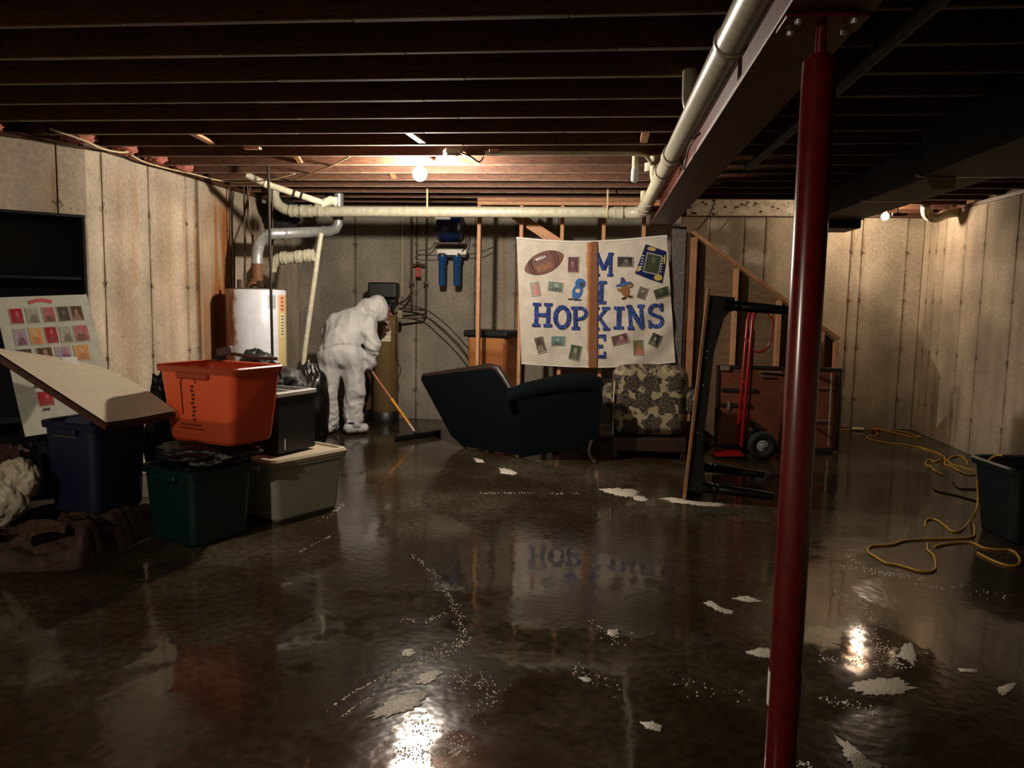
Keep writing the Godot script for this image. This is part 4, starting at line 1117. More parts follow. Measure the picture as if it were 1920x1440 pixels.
	tag(objw("ceiling_cable", MB.new().tube(smooth([V(-3.52, 2.475, -5.72), V(-3.51, 2.442, -5.85), V(-3.52, 2.44, -6.15), V(-3.5, 2.455, -6.6), V(-3.35, 2.44, -6.95), V(-2.93, 2.42, -6.75), V(-2.6, 2.46, -6.62)]), 0.006, 6), M.cable), "pale cable along the top of the left wall", "cable")
	tag(objw("ceiling_cable", MB.new().tube([V(-2.8, 2.475, -7.1), V(-2.2, 2.478, -6.35), V(-1.9, 2.48, -5.93)], 0.006, 6), M.cable), "pale cable slanting under the joists left of the bulb", "cable")
	tag(objw("stair_wire", MB.new().tube(smooth([V(1.24, 2.70, -9.4), V(1.22, 2.55, -9.4), V(1.17, 2.42, -9.4), V(1.12, 2.35, -9.4), V(1.05, 2.26, -9.4)]), 0.008, 6), M.iron), "dark wire dangling in front of the mouldy drywall", "wire")
	# loose wire hanging on the beam
	tag(objw("beam_wire", MB.new().tube(smooth([V(0.44, 2.25, -4.0), V(0.415, 2.23, -4.2), V(0.425, 2.19, -4.5), V(0.44, 2.2, -4.75), V(0.43, 2.26, -4.8)]), 0.005, 6), M.iron), "thin dark wire looped on the side of the beam", "wire")

func build_ducts() -> void:
	var dk := thing("air_duct", "dark sheet metal duct trunk along the ceiling on the right", "duct", V(2.2, 2.2, -3.5))
	objw("near_trunk", MB.new().box(V(2.32, 2.34, -2.02), V(1.0, 0.28, 6.0), Basis(), 0.006), M.duct, dk)
	objw("far_trunk", MB.new().box(V(2.2, 2.365, -6.5), V(0.42, 0.23, 3.0), Basis(), 0.006), M.duct, dk)
	objw("end_box", MB.new().box(V(2.16, 2.32, -8.25), V(0.50, 0.30, 0.5), Basis(), 0.006), M.duct, dk)
	objw("reducer", MB.new().prism(PackedVector2Array([Vector2(1.82, 0), Vector2(2.82, 0), Vector2(2.41, 0.35), Vector2(2.0, 0.35)]), 0.22, Transform3D(Basis(V(1, 0, 0), V(0, 0, -1), V(0, 1, 0)), V(0, 2.35, -5.02))), M.duct, dk)
	for z in [-8.01, -6.6, -5.02, -3.6, -2.2]:
		var w := 1.03 if z > -5.1 else 0.46
		var cx := 2.32 if z > -5.1 else 2.2
		var yb := 2.2 if z > -5.1 else 2.25
		objw("seam_flange", MB.new().box(V(cx, yb + 0.008, z), V(w, 0.02, 0.03), Basis(), 0.003), M.galv, dk)
	# torn liner flap at the step of the duct
	objw("flap", MB.new().sheet([[V(1.84, 2.2, -4.98), V(2.02, 2.195, -5.0)], [V(1.98, 2.155, -5.22), V(2.1, 2.16, -5.2)]], 0.004), mat(Color(0.42, 0.35, 0.25), 0.8), dk)
	tag(objw("conduit_pipe", MB.new().tube([V(1.03, 2.435, -6.1), V(1.08, 2.435, 2.9)], 0.031, 16), grime(mat(Color(0.36, 0.34, 0.27), 0.6), 2, 0.7, 111)), "grey pipe under the joists right of the beam", "pipe")
	# white corrugated hose at the corner
	var path := smooth([V(3.275, 2.48, -8.79), V(3.285, 2.44, -8.82), V(3.31, 2.395, -8.85), V(3.36, 2.362, -8.86), V(3.43, 2.36, -8.87), V(3.52, 2.40, -8.88), V(3.625, 2.42, -8.9)], 0.008)
	var rad := []
	for i in path.size(): rad.append(0.041 + (0.006 if i % 2 == 0 else 0.0))
	tag(objw("flexible_hose", MB.new().tube(path, rad, 16), mat(Color(0.80, 0.76, 0.66), 0.5)), "white corrugated hose curving to the right wall", "hose")
	var vf := thing("copper_valve", "small copper valve near the corner bulb", "valve", V(3.0, 2.37, -8.79))
	objw("body", ring_lathe(V(3.0, 2.385, -8.79), V(1, 0, 0), [Vector2(0.001, -0.05), Vector2(0.012, -0.05), Vector2(0.02, -0.015), Vector2(0.02, 0.015), Vector2(0.012, 0.1), Vector2(0.001, 0.1)], 12), M.copper, vf)
	objw("stem", MB.new().tube([V(3.0, 2.385, -8.79), V(3.0, 2.49, -8.79)], 0.008, 8), M.copper, vf)

# open storage tote: tapered body with rolled rim, ribs and end grips; optional lid
func tote(called: String, label: String, at: Vector3, turn: float, lx: float, lz: float, h: float, m: Material, lid: Material = null, thin := false, taper := 0.84) -> Node3D:
	var t := thing(called, label, "storage tote", at, turn)
	var bx := lx * taper
	var bz := lz * taper
	var rings := [MB.rr(0.02, 0.02, 0.005, 0.004), MB.rr(bx - 0.03, bz - 0.03, 0.04, 0.0), MB.rr(bx, bz, 0.05, 0.02), MB.rr(lerpf(bx, lx, 0.95) - 0.03, lerpf(bz, lz, 0.95) - 0.03, 0.05, h - 0.05)]
	if not thin: rings += [MB.rr(lx - 0.035, lz - 0.035, 0.05, h - 0.01), MB.rr(lx - 0.05, lz - 0.05, 0.045, h - 0.01), MB.rr(bx - 0.02, bz - 0.02, 0.04, 0.03), MB.rr(0.02, 0.02, 0.005, 0.025)]
	else: rings += [MB.rr(lx - 0.035, lz - 0.035, 0.05, h - 0.01)]
	obj("body", MB.new().loft(rings), m, t)
	obj("rim", MB.new().loft([MB.rr(lx - 0.05, lz - 0.05, 0.045, h - 0.012), MB.rr(lx - 0.02, lz - 0.02, 0.05, h - 0.04), MB.rr(lx, lz, 0.055, h - 0.04), MB.rr(lx + 0.006, lz + 0.006, 0.055, h - 0.008), MB.rr(lx - 0.01, lz - 0.01, 0.05, h), MB.rr(lx - 0.05, lz - 0.05, 0.045, h - 0.004)]), m, t)
	for s in [-1.0, 1.0]:
		obj("grip", MB.new().rbox(V(s * (lx * 0.5 - 0.005), h - 0.055, 0), V(0.03, 0.04, lz * 0.4), 0.012), m, t)
	if lid:
		obj("lid", MB.new().loft([MB.rr(lx + 0.012, lz + 0.012, 0.06, h - 0.02), MB.rr(lx + 0.02, lz + 0.02, 0.06, h + 0.004), MB.rr(lx, lz, 0.055, h + 0.02), MB.rr(lx - 0.05, lz - 0.05, 0.05, h + 0.022), MB.rr(lx - 0.07, lz - 0.07, 0.05, h + 0.008), MB.rr(0.01, 0.01, 0.004, h + 0.008)]), lid, t)
	return t

func photo_uv(mb: MB, i: int, n: int) -> MB:
	# put unit uv into tile i of an n x n atlas
	for k in mb.uv.size(): mb.uv[k] = (mb.uv[k] + Vector2(i % n, i / n)) / n
	return mb

# small faded snapshots: loose shapes in a few inks, no likeness
func photo_atlas(n: int, px: int, seed_: int, inks: Array) -> ImageTexture:
	var im := Image.create(n * px, n * px, false, Image.FORMAT_RGB8)
	var rng := RandomNumberGenerator.new()
	rng.seed = seed_
	var f := noise(0.09, seed_, 3)
	for i in n * n:
		var ox := (i % n) * px
		var oy := (i / n) * px
		var bg: Color = inks[i % inks.size()][0]
		var fg: Color = inks[i % inks.size()][1]
		var pale: Color = inks[i % inks.size()][2]
		var hx := rng.randf_range(0.4, 0.6)
		var hy := rng.randf_range(0.28, 0.42)
		var hr := rng.randf_range(0.13, 0.2)
		for y in px:
			for x in px:
				var u := float(x) / px
				var w := float(y) / px
				var c := bg.lerp(fg, clampf(0.35 + 0.9 * f.get_noise_2d(ox + x * 1.4, oy + y * 1.4), 0, 1) * 0.6)
				var jig := 0.35 * f.get_noise_2d(ox + x * 2.2, oy * 3 + y * 2.2)
				if Vector2((u - hx) / 0.40, (w - 1.05) / (0.95 - hy)).length() < 0.95 + jig: c = fg.lerp(pale, clampf(0.35 + f.get_noise_2d(x * 2 + ox, y * 2), 0, 1))
				if Vector2(u - hx, (w - hy) * 0.8).length() < hr * (0.85 + jig): c = c.lerp(pale, 0.8)
				if x < 2 or y < 2 or x >= px - 2 or y >= px - 2: c = Color(0.7, 0.68, 0.6)
				im.set_pixel(ox + x, oy + y, c)
	return tex(im)

func build_left_pile() -> void:
	var f := noise(0.03, 201, 4)
	# bookcase against the splayed wall
	var dirx := V(0.669, 0, -0.743)        # along the wall, away from the viewer
	var nrm := V(0.743, 0, 0.669)
	var bk := thing("bookcase", "black wooden bookcase against the left wall behind the poster", "bookcase", V(-3.435, 0, -5.06))
	var bb := Basis(dirx, Vector3.UP, nrm)
	var o := V(-3.435, 0, -5.06)
	var bw := 0.85
	var bl := mat(Color(0.035, 0.037, 0.045), 0.5)
	var pc := func(a: float, y: float, dd: float) -> Vector3: return o - dirx * a + Vector3.UP * y - nrm * dd
	objw("side_panel", MB.new().box(pc.call(0.01, 0.975, 0.125), V(0.02, 1.95, 0.25), bb), bl, bk)
	objw("side_panel", MB.new().box(pc.call(bw - 0.01, 0.975, 0.125), V(0.02, 1.95, 0.25), bb), bl, bk)
	objw("back_panel", MB.new().box(pc.call(bw * 0.5, 0.975, 0.245), V(bw, 1.95, 0.008), bb), bl, bk)
	objw("top_panel", MB.new().box(pc.call(bw * 0.5, 1.94, 0.125), V(bw, 0.02, 0.26), bb), bl, bk)
	for y in [0.08, 0.6, 1.06, 1.53]: objw("shelf", MB.new().box(pc.call(bw * 0.5, y, 0.125), V(bw - 0.04, 0.022, 0.235), bb), bl, bk)
	# black box that carries the poster
	tote("storage_tote", "black storage box at the far left under the poster", V(-3.36, 0.185, -4.62), 0.9, 0.36, 0.40, 0.38, M.black, M.black)
	# poster board leaning: four corners
	var tl := V(-3.63, 1.40, -4.45)
	var tr := V(-3.30, 1.41, -4.85)
	var blc := V(-3.31, 0.60, -4.25)
	var ex := (tr - tl).normalized()
	var ey := (tl - blc).normalized()
	ex = (ex - ey * ex.dot(ey)).normalized()
	var en := ex.cross(ey)
	var pw := (tr - tl).length()
	var ph := (tl - blc).length()
	var po := thing("poster_board", "white poster board with rows of small portrait photos", "poster", blc)
	var pb := Basis(ex, ey, en)
	var at := func(u: float, w: float, dd: float) -> Vector3: return tl + ex * u * pw - ey * w * ph + en * dd
	objw("board", MB.new().box(at.call(0.5, 0.5, -0.004), V(pw, ph, 0.008), pb, 0.001), grime(mat(Color(0.72, 0.72, 0.66), 0.7), 2, 0.88, 203), po)
	objw("backing", MB.new().box(at.call(0.508, 0.5, -0.012), V(pw, ph, 0.006), pb, 0.001), M.black, po)
	var inks := [[Color(0.62, 0.10, 0.14), Color(0.45, 0.10, 0.12), Color(0.70, 0.42, 0.42)], [Color(0.66, 0.66, 0.60), Color(0.30, 0.29, 0.26), Color(0.62, 0.60, 0.54)], [Color(0.70, 0.40, 0.42), Color(0.30, 0.22, 0.18), Color(0.64, 0.40, 0.34)], [Color(0.30, 0.26, 0.21), Color(0.17, 0.15, 0.13), Color(0.44, 0.38, 0.32)], [Color(0.28, 0.18, 0.12), Color(0.40, 0.34, 0.28), Color(0.68, 0.52, 0.40)], [Color(0.66, 0.62, 0.66), Color(0.34, 0.24, 0.36), Color(0.62, 0.40, 0.42)], [Color(0.78, 0.60, 0.36), Color(0.62, 0.34, 0.16), Color(0.74, 0.62, 0.54)]]
	var pm := tmat(photo_atlas(4, 48, 204, inks), 0.5)
	var k := 0
	for row in [[0.085, 0.12, [0.19, 0.36, 0.53, 0.69, 0.84]], [0.235, 0.13, [0.18, 0.34, 0.50, 0.66, 0.83]], [0.385, 0.12, [0.17, 0.38, 0.58, 0.78]], [0.70, 0.11, [0.27]]]:
		for u in row[2]:
			var w: float = 0.135 if k != 9 and k < 10 else 0.165
			var q := MB.new()
			var c: Vector3 = at.call(u + 0.03 * (row[0] - 0.1), row[0] + row[1] * 0.5, 0.002)
			var hx := ex * w * pw * 0.5
			var hy: Vector3 = ey * row[1] * ph * 0.5
			q.flat4(c - hx + hy, c + hx + hy, c + hx - hy, c - hx - hy, en)
			photo_uv(q, k, 4)
			q.box(c - en * 0.0015, V(w * pw, row[1] * ph, 0.002), pb, 0.0)
			objw("photo", q, pm, po)
			k += 1
	# red arched title ribbon, dark scribbles
	var rb := MB.new()
	for i in 9:
		var u := 0.36 + i * 0.027
		var w := 0.047 - 0.014 * sin(PI * i / 8.0)
		rb.box(at.call(u, w, 0.0015), V(0.028 * pw, 0.022, 0.002), Basis(en, (i - 4) * -0.07) * pb, 0.0)
	objw("title_ribbon", rb, mat(Color(0.72, 0.30, 0.30), 0.6), po)
	for q in [[0.24, 0.665, 0.09], [0.62, 0.79, 0.14], [0.28, 0.83, 0.08]]:
		var sc := []
		for i in 12: sc.append(at.call(q[0] + q[2] * i / 11.0 - 0.05, q[1] + 0.012 * sin(i * 2.1), 0.0015))
		objw("signature", MB.new().tube(sc, 0.0015, 4), M.black, po)
	# blue tote, standing on the soaked rug
	var bt := tote("storage_tote", "dark blue storage tote under the white sheet", V(-2.90, 0.19, -4.30), deg_to_rad(75), 0.42, 0.42, 0.53, mat(Color(0.03, 0.055, 0.17), 0.5))
	obj("masking_tape", MB.new().box(V(-0.2, 0.47, -0.01), V(0.004, 0.045, 0.17), Basis(V(0, 0, 1), 0.07), 0.0), mat(Color(0.42, 0.40, 0.30), 0.8), bt)
	# green tote
	tote("storage_tote", "dark green storage tote under the black bag", V(-2.36, 0, -4.45), deg_to_rad(66), 0.47, 0.48, 0.45, mat(Color(0.02, 0.13, 0.115), 0.4))
	# black bag squashed between green and orange totes
	var fb := noise(0.04, 205, 4)
	tag(objw("trash_bag", MB.new().blob(V(-2.30, 0.515, -4.46), V(0.29, 0.085, 0.27), fb, 0.22, 0.445, 60, 30, 0.1), mat(Color(0.02, 0.02, 0.022), 0.5)), "flattened black plastic bag under the orange tote", "bag")
	# orange tote: thin translucent plastic
	var om := mat(Color(0.70, 0.30, 0.17), 0.4)
	om.backlight_enabled = true
	om.backlight = Color(0.52, 0.20, 0.11)
	var ot := tote("storage_tote", "orange translucent open tote on top of the pile", V(-2.235, 0.585, -4.5), deg_to_rad(69.6), 0.43, 0.63, 0.45, om, null, true, 0.80)
	# its moulded handle outline and lettering on the long side facing the viewer
	var hm := mat(Color(0.42, 0.10, 0.05), 0.6)
	var face := func(a: float, y: float) -> Vector3: return V(-0.1735 - 0.026 * y / 0.4, y, -a)
	var mark := MB.new()
	mark.tube([face.call(0.09, 0.16), face.call(0.09, 0.36), face.call(0.065, 0.385), face.call(-0.02, 0.385), face.call(-0.03, 0.35)], 0.004, 6)
	var om2 := obj("handle_outline", mark, hm, ot)
	var sc2 := MB.new()
	for i in 9: sc2.box(face.call(0.0 + 0.006 * sin(i * 2.0), 0.33 - i * 0.024), V(0.005, 0.014, 0.022), Basis(), 0.0)
	for i in 6: sc2.box(face.call(0.10 - i * 0.028, 0.105 + 0.003 * sin(i * 3.0)), V(0.005, 0.008, 0.018), Basis(), 0.0)
	for i in 7: sc2.box(face.call(0.11 - i * 0.028, 0.083), V(0.005, 0.006, 0.02), Basis(), 0.0)
	var le := obj("moulded_lettering", sc2, hm, ot)
	le.set_meta("kind", "stuff")
	for q in [om2, le]: q.position = V(0, 0, -0.02)
	# white sheet draped from the blue tote up to the left
	var L0 := V(-3.34, 1.152, -4.0)
	var L1 := V(-2.63, 0.745, -3.98)
	var Rp := [V(-3.50, 1.117, -4.2), V(-3.16, 1.014, -4.55), V(-2.82, 0.923, -4.5), V(-2.49, 0.769, -4.44)]
	var C1 := V(-2.33, 0.755, -4.16)
	var rows := []
	var rc := smooth(Rp, 0.02)
	for i in 15:
		var t := i / 14.0
		var l := L0.lerp(L1, t)
		var r: Vector3 = rc[int(t * (rc.size() - 1))]
		var row := []
		for j in 9:
			var s := j / 8.0
			var p := l.lerp(r, s)
			p.y += 0.012 * sin(PI * s) * sin(t * 5.0)
			if t > 0.75: p = p.lerp(l.lerp(C1, s) + V(0, 0, 0), (t - 0.75) * 4.0 * s * 0.35)
			row.append(p)
		rows.append(row)
	var sh := thing("white_panel", "large white panel with brown edge sloping over the blue tote", "panel", V(-3.0, 0.75, -4.3))
	objw("sheet", MB.new().sheet(rows, 0.012), grime(mat(Color(0.74, 0.69, 0.60), 0.6), 1.5, 0.92, 206), sh)
	var under := []
	for r in rows:
		var u := []
		for p in r: u.append(p + V(0, -0.024, 0))
		under.append(u)
	objw("edge_band", MB.new().sheet(under, 0.034).sheet_rim(under, 0.034), M.oldwood, sh)
	objw("torn_flap", MB.new().sheet([[V(-3.22, 1.05, -4.46), V(-3.16, 1.05, -4.52)], [V(-3.08, 0.985, -4.36), V(-3.05, 0.99, -4.40)]], 0.004), M.white, sh)
	# grey tote with lid, and the black appliance on it
	tote("storage_tote", "grey storage tote with a pale lid on the floor", V(-2.04, 0, -5.085), deg_to_rad(60.9), 0.63, 0.42, 0.395, mat(Color(0.56, 0.56, 0.51), 0.45), mat(Color(0.62, 0.57, 0.48), 0.5))
	var ap := thing("black_appliance", "black boxy appliance with silver trimmed top on grey tote", "appliance", V(-2.155, 0.418, -5.12), deg_to_rad(70))
	obj("case", MB.new().box(V(0, 0.185, 0), V(0.37, 0.37, 0.36), Basis(), 0.01), mat(Color(0.012, 0.012, 0.013), 0.5), ap)
	obj("top_trim", MB.new().box(V(0, 0.385, 0), V(0.385, 0.03, 0.375), Basis(), 0.006), mat(Color(0.72, 0.71, 0.69), 0.4), ap)
	for s in [-1, 1]: obj("top_inset", MB.new().box(V(s * 0.09, 0.3985, -0.01), V(0.155, 0.006, 0.30), Basis(), 0.002), M.black, ap)
	obj("knob", MB.new().lathe([Vector2(0.001, 0.41), Vector2(0.014, 0.408), Vector2(0.016, 0.40)], Transform3D(Basis(), V(-0.12, 0, 0.10)), 12), M.chrome, ap)
	obj("side_label", MB.new().box(V(-0.12, 0.06, 0.1805), V(0.012, 0.07, 0.001), Basis(), 0.0), M.white, ap)
	# dark bags behind
	var fz := noise(0.035, 207, 4)
	var blk := mat(Color(0.05, 0.045, 0.04), 0.6)
	var pile := thing("duffel_bag", "dark grey duffel bag slumped behind the black appliance", "bag", V(-2.55, 0, -5.75))
	objw("body", MB.new().blob(V(-2.46, 0.74, -5.72), V(0.30, 0.20, 0.22), fz, 0.25, -99.0, 40, 24, 0.2), blk, pile)
	objw("flap", MB.new().blob(V(-2.55, 0.93, -5.70), V(0.13, 0.11, 0.12), fz, 0.3, -99.0, 30, 20, 0.2), blk, pile)
	objw("handle", MB.new().tube(smooth([V(-2.42, 0.90, -5.55), V(-2.36, 0.96, -5.54), V(-2.31, 0.92, -5.54), V(-2.29, 0.84, -5.53)]), 0.012, 8), blk, pile)
	tag(objw("trash_bag", MB.new().blob(V(-2.62, 0.25, -5.85), V(0.36, 0.27, 0.34), fz, 0.2, 0.0, 40, 24, 0.15), mat(Color(0.02, 0.02, 0.02), 0.35)), "black plastic bag on the floor under the duffel bag", "bag")
	tag(objw("trash_bag", MB.new().blob(V(-2.66, 0.40, -7.12), V(0.17, 0.44, 0.2), fz, 0.2, 0.0, 40, 24, 0.2), mat(Color(0.02, 0.02, 0.02), 0.35)), "black plastic bag between the water heater and the person", "bag")
	tag(objw("trash_bag", MB.new().blob(V(-2.84, 0.42, -4.98), V(0.17, 0.52, 0.15), fz, 0.22, 0.0, 40, 24, 0.2), mat(Color(0.03, 0.03, 0.03), 0.4)), "black plastic bag standing behind the white panel", "bag")
	# scrub brush across the rim of the orange tote
	var sb := thing("scrub_brush", "dark scrub brush with handle lying over the orange tote", "brush", V(-2.37, 1.036, -4.8))
	objw("block", MB.new().rbox(V(-2.36, 1.085, -4.82), V(0.10, 0.055, 0.06), 0.012, Basis(V(0, 0, 1), 0.25)), mat(Color(0.30, 0.22, 0.22), 0.6), sb)
	objw("bristles", MB.new().box(V(-2.395, 1.055, -4.82), V(0.06, 0.045, 0.055), Basis(V(0, 0, 1), 0.25), 0.006), mat(Color(0.05, 0.05, 0.12), 0.8), sb)
	objw("handle", MB.new().tube([V(-2.33, 1.075, -4.82), V(-2.18, 1.045, -4.86), V(-2.05, 1.04, -4.9)], 0.011, 8), M.oldwood, sb)
	# white plastic bag at the left edge
	tag(objw("plastic_bag", MB.new().blob(V(-3.27, 0.32, -3.93), V(0.20, 0.17, 0.14), noise(0.03, 208, 2), 0.16, 0.17, 90, 44, 0.16).blob(V(-3.15, 0.42, -3.97), V(0.13, 0.12, 0.08), noise(0.03, 209, 2), 0.2, -99.0, 60, 34, 0.16), mat(Color(0.62, 0.59, 0.52), 0.5)), "crumpled white plastic bag at the left beside blue tote", "bag")
	# dark red cloth behind it
	tag(objw("red_cloth", MB.new().blob(V(-3.36, 0.42, -4.18), V(0.13, 0.15, 0.11), noise(0.05, 210, 3), 0.3, 0.17, 40, 24, 0.25), mat(Color(0.16, 0.03, 0.03), 0.9)), "dark red cloth lump behind the white plastic bag", "cloth")
	# soaked rug and torn cardboard at lower left
	var rugm := grime(mat(Color(0.26, 0.15, 0.11), 0.75), 2.5, 0.4, 211)
	var rug := []
	var fr := noise(0.35, 212, 4)
	for i in 61:
		var row := []
		for j in 61:
			var u := j / 60.0
			var w := i / 60.0
			var x := lerpf(-3.75, -2.60 - 0.08 * w, u)
			var z := lerpf(-4.62, -3.42 - 0.35 * u, w)
			var e := minf(minf(u * 6.0, (1.0 - u) * 16.0), minf(w + 0.2, 1.0 - w) * 4.0)
			var y := 0.185 * clampf(e, 0, 1) * (0.8 + 0.2 * sin(minf(e, 1.0) * PI * 0.5)) + 0.10 * fr.get_noise_2d(x * 9.0, z * 14.0) * clampf(e * 2.0, 0, 1) * smoothstep(0.25, 0.5, w)
			row.append(V(x, maxf(y, 0.002), z))
		rug.append(row)
	tag(objw("soaked_rug", MB.new().sheet(rug, 0.004), rugm), "heap of soaked dark brown rug at lower left", "rug")
	var fl := [[V(-2.9, 0.21, -3.82), 0.5, 0.22, 0.14, -0.25], [V(-2.80, 0.2, -4.0), -0.3, 0.18, 0.12, 0.3], [V(-3.12, 0.2, -3.66), 0.9, 0.2, 0.1, 0.15]]
	var lb := ["torn brown cardboard flap nearest the green tote", "small torn cardboard flap on the soaked rug", "torn cardboard strip at the front of the soaked rug"]
	for q in 3:
		var e: Array = fl[q]
		var rws := []
		for i in 5:
			var rw := []
			for j in 5: rw.append(V((j - 2) * e[2] / 4.0, 0.02 * sin(i * 1.3 + j) + 0.03 * i * e[4], (i - 2) * e[3] / 4.0))
			rws.append(rw)
		var o2 := obj("cardboard_scrap", MB.new().sheet(rws, 0.006).sheet_rim(rws, 0.006), grime(mat(Color(0.34, 0.22, 0.14), 0.85), 4, 0.5, 213))
		o2.position = e[0]
		o2.rotation.y = e[1]
		tag(o2, lb[q], "cardboard", "torn cardboard on the rug")

func floral_tex() -> ImageTexture:
	var n := 512
	var im := Image.create(n, n, false, Image.FORMAT_RGB8)
	im.fill(Color(0.50, 0.44, 0.31))
	var f := noise(0.02, 301, 3)
	var rng := RandomNumberGenerator.new()
	rng.seed = 302
	var fl := []
	for gy in 4:
		for gx in 4:
			fl.append([(gx + 0.5 + (0.5 if gy % 2 else 0.0)) * 128 + rng.randf_range(-18, 18), (gy + 0.5) * 128 + rng.randf_range(-18, 18), rng.randf_range(58, 74), rng.randf() * 6.0])
	var lv := []
	for i in 130: lv.append([rng.randf() * n, rng.randf() * n, rng.randf_range(12, 22), rng.randf() * PI])
	for y in n:
		for x in n:
			var c := Color(0.58, 0.53, 0.42) * (0.95 + 0.15 * f.get_noise_2d(x * 3, y * 3))
			for q in lv:
				var d := Vector2(wrapf(x - q[0], -256, 256), wrapf(y - q[1], -256, 256)).rotated(q[3])
				if absf(d.x) < q[2] and absf(d.y) < q[2] * 0.42 * (1.0 - absf(d.x) / q[2]):
					c = Color(0.10, 0.085, 0.06)
					if absf(d.y) < 1.5: c = Color(0.4, 0.34, 0.24)
			for q in fl:
				var d := Vector2(wrapf(x - q[0], -256, 256), wrapf(y - q[1], -256, 256))
				var a: float = d.angle() + q[3]
				var r: float = d.length() / (q[2] * (0.86 + 0.16 * sin(a * 5.0) + 0.1 * f.get_noise_2d(x * 2.5, y * 2.5)))
				if r < 1.0:
					c = Color(0.085, 0.065, 0.05)
					var ring := fposmod(r * 3.2 + 0.35 * sin(a * 3.0 + r * 5.0), 1.0)
					if ring < 0.18: c = Color(0.44, 0.37, 0.27)
					elif ring < 0.4: c = Color(0.20, 0.15, 0.11)
			im.set_pixel(x, y, c)
	return tex(im)

func build_furniture() -> void:
	# green armchair, tipped back, seen from behind
	var green := grime(mat(Color(0.02, 0.055, 0.065), 0.95), 6, 0.7, 303)
	green.metallic_specular = 0.2
	var ch := thing("armchair", "dark green upholstered armchair tipped over in the middle", "armchair", V(-0.63, 0, -7.1))
	var d1 := V(-0.849, 0, -0.529)
	var n1 := V(-0.529, 0, 0.849)
	var x1 := Transform3D(Basis(d1, Vector3.UP, d1.cross(Vector3.UP)), V(-0.63, 0, -7.1) - n1 * 0.07)
	var rear := PackedVector2Array([Vector2(0.0, 0.03), Vector2(0.3, 0.02), Vector2(0.78, 0.02), Vector2(0.95, 0.12), Vector2(1.16, 0.39), Vector2(1.37, 0.65), Vector2(0.9, 0.73), Vector2(0.47, 0.79), Vector2(0.38, 0.74), Vector2(0.29, 0.61), Vector2(0.1, 0.56), Vector2(0.0, 0.56)])
	objw("back_panel", MB.new().prism(rear, 0.12, x1), green, ch)
	var p1 := func(s: float, y: float, o := 0.0) -> Vector3: return V(-0.63, 0, -7.1) - n1 * 0.07 + d1 * s + Vector3.UP * y + n1 * o
	objw("top_rail", MB.new().tube([p1.call(1.39, 0.655), p1.call(0.9, 0.735), p1.call(0.52, 0.80), p1.call(0.42, 0.79), p1.call(0.345, 0.71), p1.call(0.27, 0.62)], [0.025, 0.035, 0.04, 0.04, 0.035, 0.03], 12), M.darkwood, ch)
	objw("back_edge", MB.new().tube([p1.call(0.8, 0.04), p1.call(0.96, 0.13), p1.call(1.37, 0.64)], 0.045, 12), green, ch)
	objw("back_wing", MB.new().rbox(p1.call(1.2, 0.52, -0.12), V(0.3, 0.1, 0.16), 0.04, Basis(d1, Vector3.UP, d1.cross(Vector3.UP)) * Basis(V(0, 0, 1), 0.85)), green, ch)
	# arm side
	var d2 := V(0.9988, 0, -0.0499)
	var x2 := Transform3D(Basis(d2, Vector3.UP, d2.cross(Vector3.UP)), V(-0.63, 0, -7.1) + V(0, 0, -0.08))
	var side := PackedVector2Array([Vector2(-0.06, 0.02), Vector2(0.2, 0.07), Vector2(0.5, 0.15), Vector2(0.63, 0.19), Vector2(0.64, 0.5), Vector2(0.64, 0.66), Vector2(0.6, 0.70), Vector2(0.3, 0.69), Vector2(0.0, 0.62), Vector2(-0.1, 0.55)])
	objw("arm_panel", MB.new().prism(side, 0.16, x2), green, ch)
	var p2 := func(s: float, y: float, o := 0.0) -> Vector3: return V(-0.63, 0, -7.18) + d2 * s + V(0, y, o)
	objw("arm_roll", MB.new().tube([p2.call(-0.19, 0.53), p2.call(-0.14, 0.565), p2.call(0.0, 0.61), p2.call(0.27, 0.675), p2.call(0.5, 0.69), p2.call(0.6, 0.675), p2.call(0.64, 0.65)], [0.05, 0.085, 0.095, 0.1, 0.1, 0.095, 0.06], 18), green, ch)
	objw("seat", MB.new().rbox(V(-0.36, 0.40, -7.52), V(0.66, 0.26, 0.56), 0.06, Basis(V(0, 0, 1), 0.18)), green, ch)
	objw("far_arm", MB.new().rbox(V(-0.42, 0.5, -7.86), V(0.75, 0.36, 0.14), 0.06, Basis(V(0, 0, 1), 0.18)), green, ch)
	for q in [[V(-0.05, 0.2, -7.12), V(-0.075, 0.1, -7.11), V(-0.05, 0.03, -7.1), V(-0.015, 0.004, -7.09)], [V(-0.1, 0.22, -7.75), V(-0.12, 0.1, -7.75), V(-0.09, 0.03, -7.75), V(-0.06, 0.004, -7.75)], [V(-1.0, 0.12, -7.55), V(-1.02, 0.05, -7.55), V(-1.03, 0.002, -7.55)]]:
		objw("leg", MB.new().tube(smooth(q), 0.022, 10), M.darkwood, ch)
	# floral armchair
	var fm := tmat(floral_tex(), 0.85)
	fm.uv1_triplanar = true
	fm.uv1_scale = V(1.25, 1.25, 1.25)
	var fc := thing("floral_armchair", "cream armchair with dark rose print beside the green table", "armchair", V(0.47, 0, -7.6))
	objw("backrest", MB.new().rbox(V(0.465, 0.53, -7.55), V(0.68, 0.63, 0.2), 0.09, Basis(V(1, 0, 0), -0.06), 0.02), fm, fc)
	objw("arm", MB.new().rbox(V(0.10, 0.55, -7.68), V(0.14, 0.2, 0.45), 0.065), fm, fc)
	objw("arm", MB.new().rbox(V(0.86, 0.52, -7.68), V(0.14, 0.22, 0.45), 0.065), fm, fc)
	objw("seat", MB.new().rbox(V(0.47, 0.36, -7.85), V(0.62, 0.2, 0.5), 0.06), fm, fc)
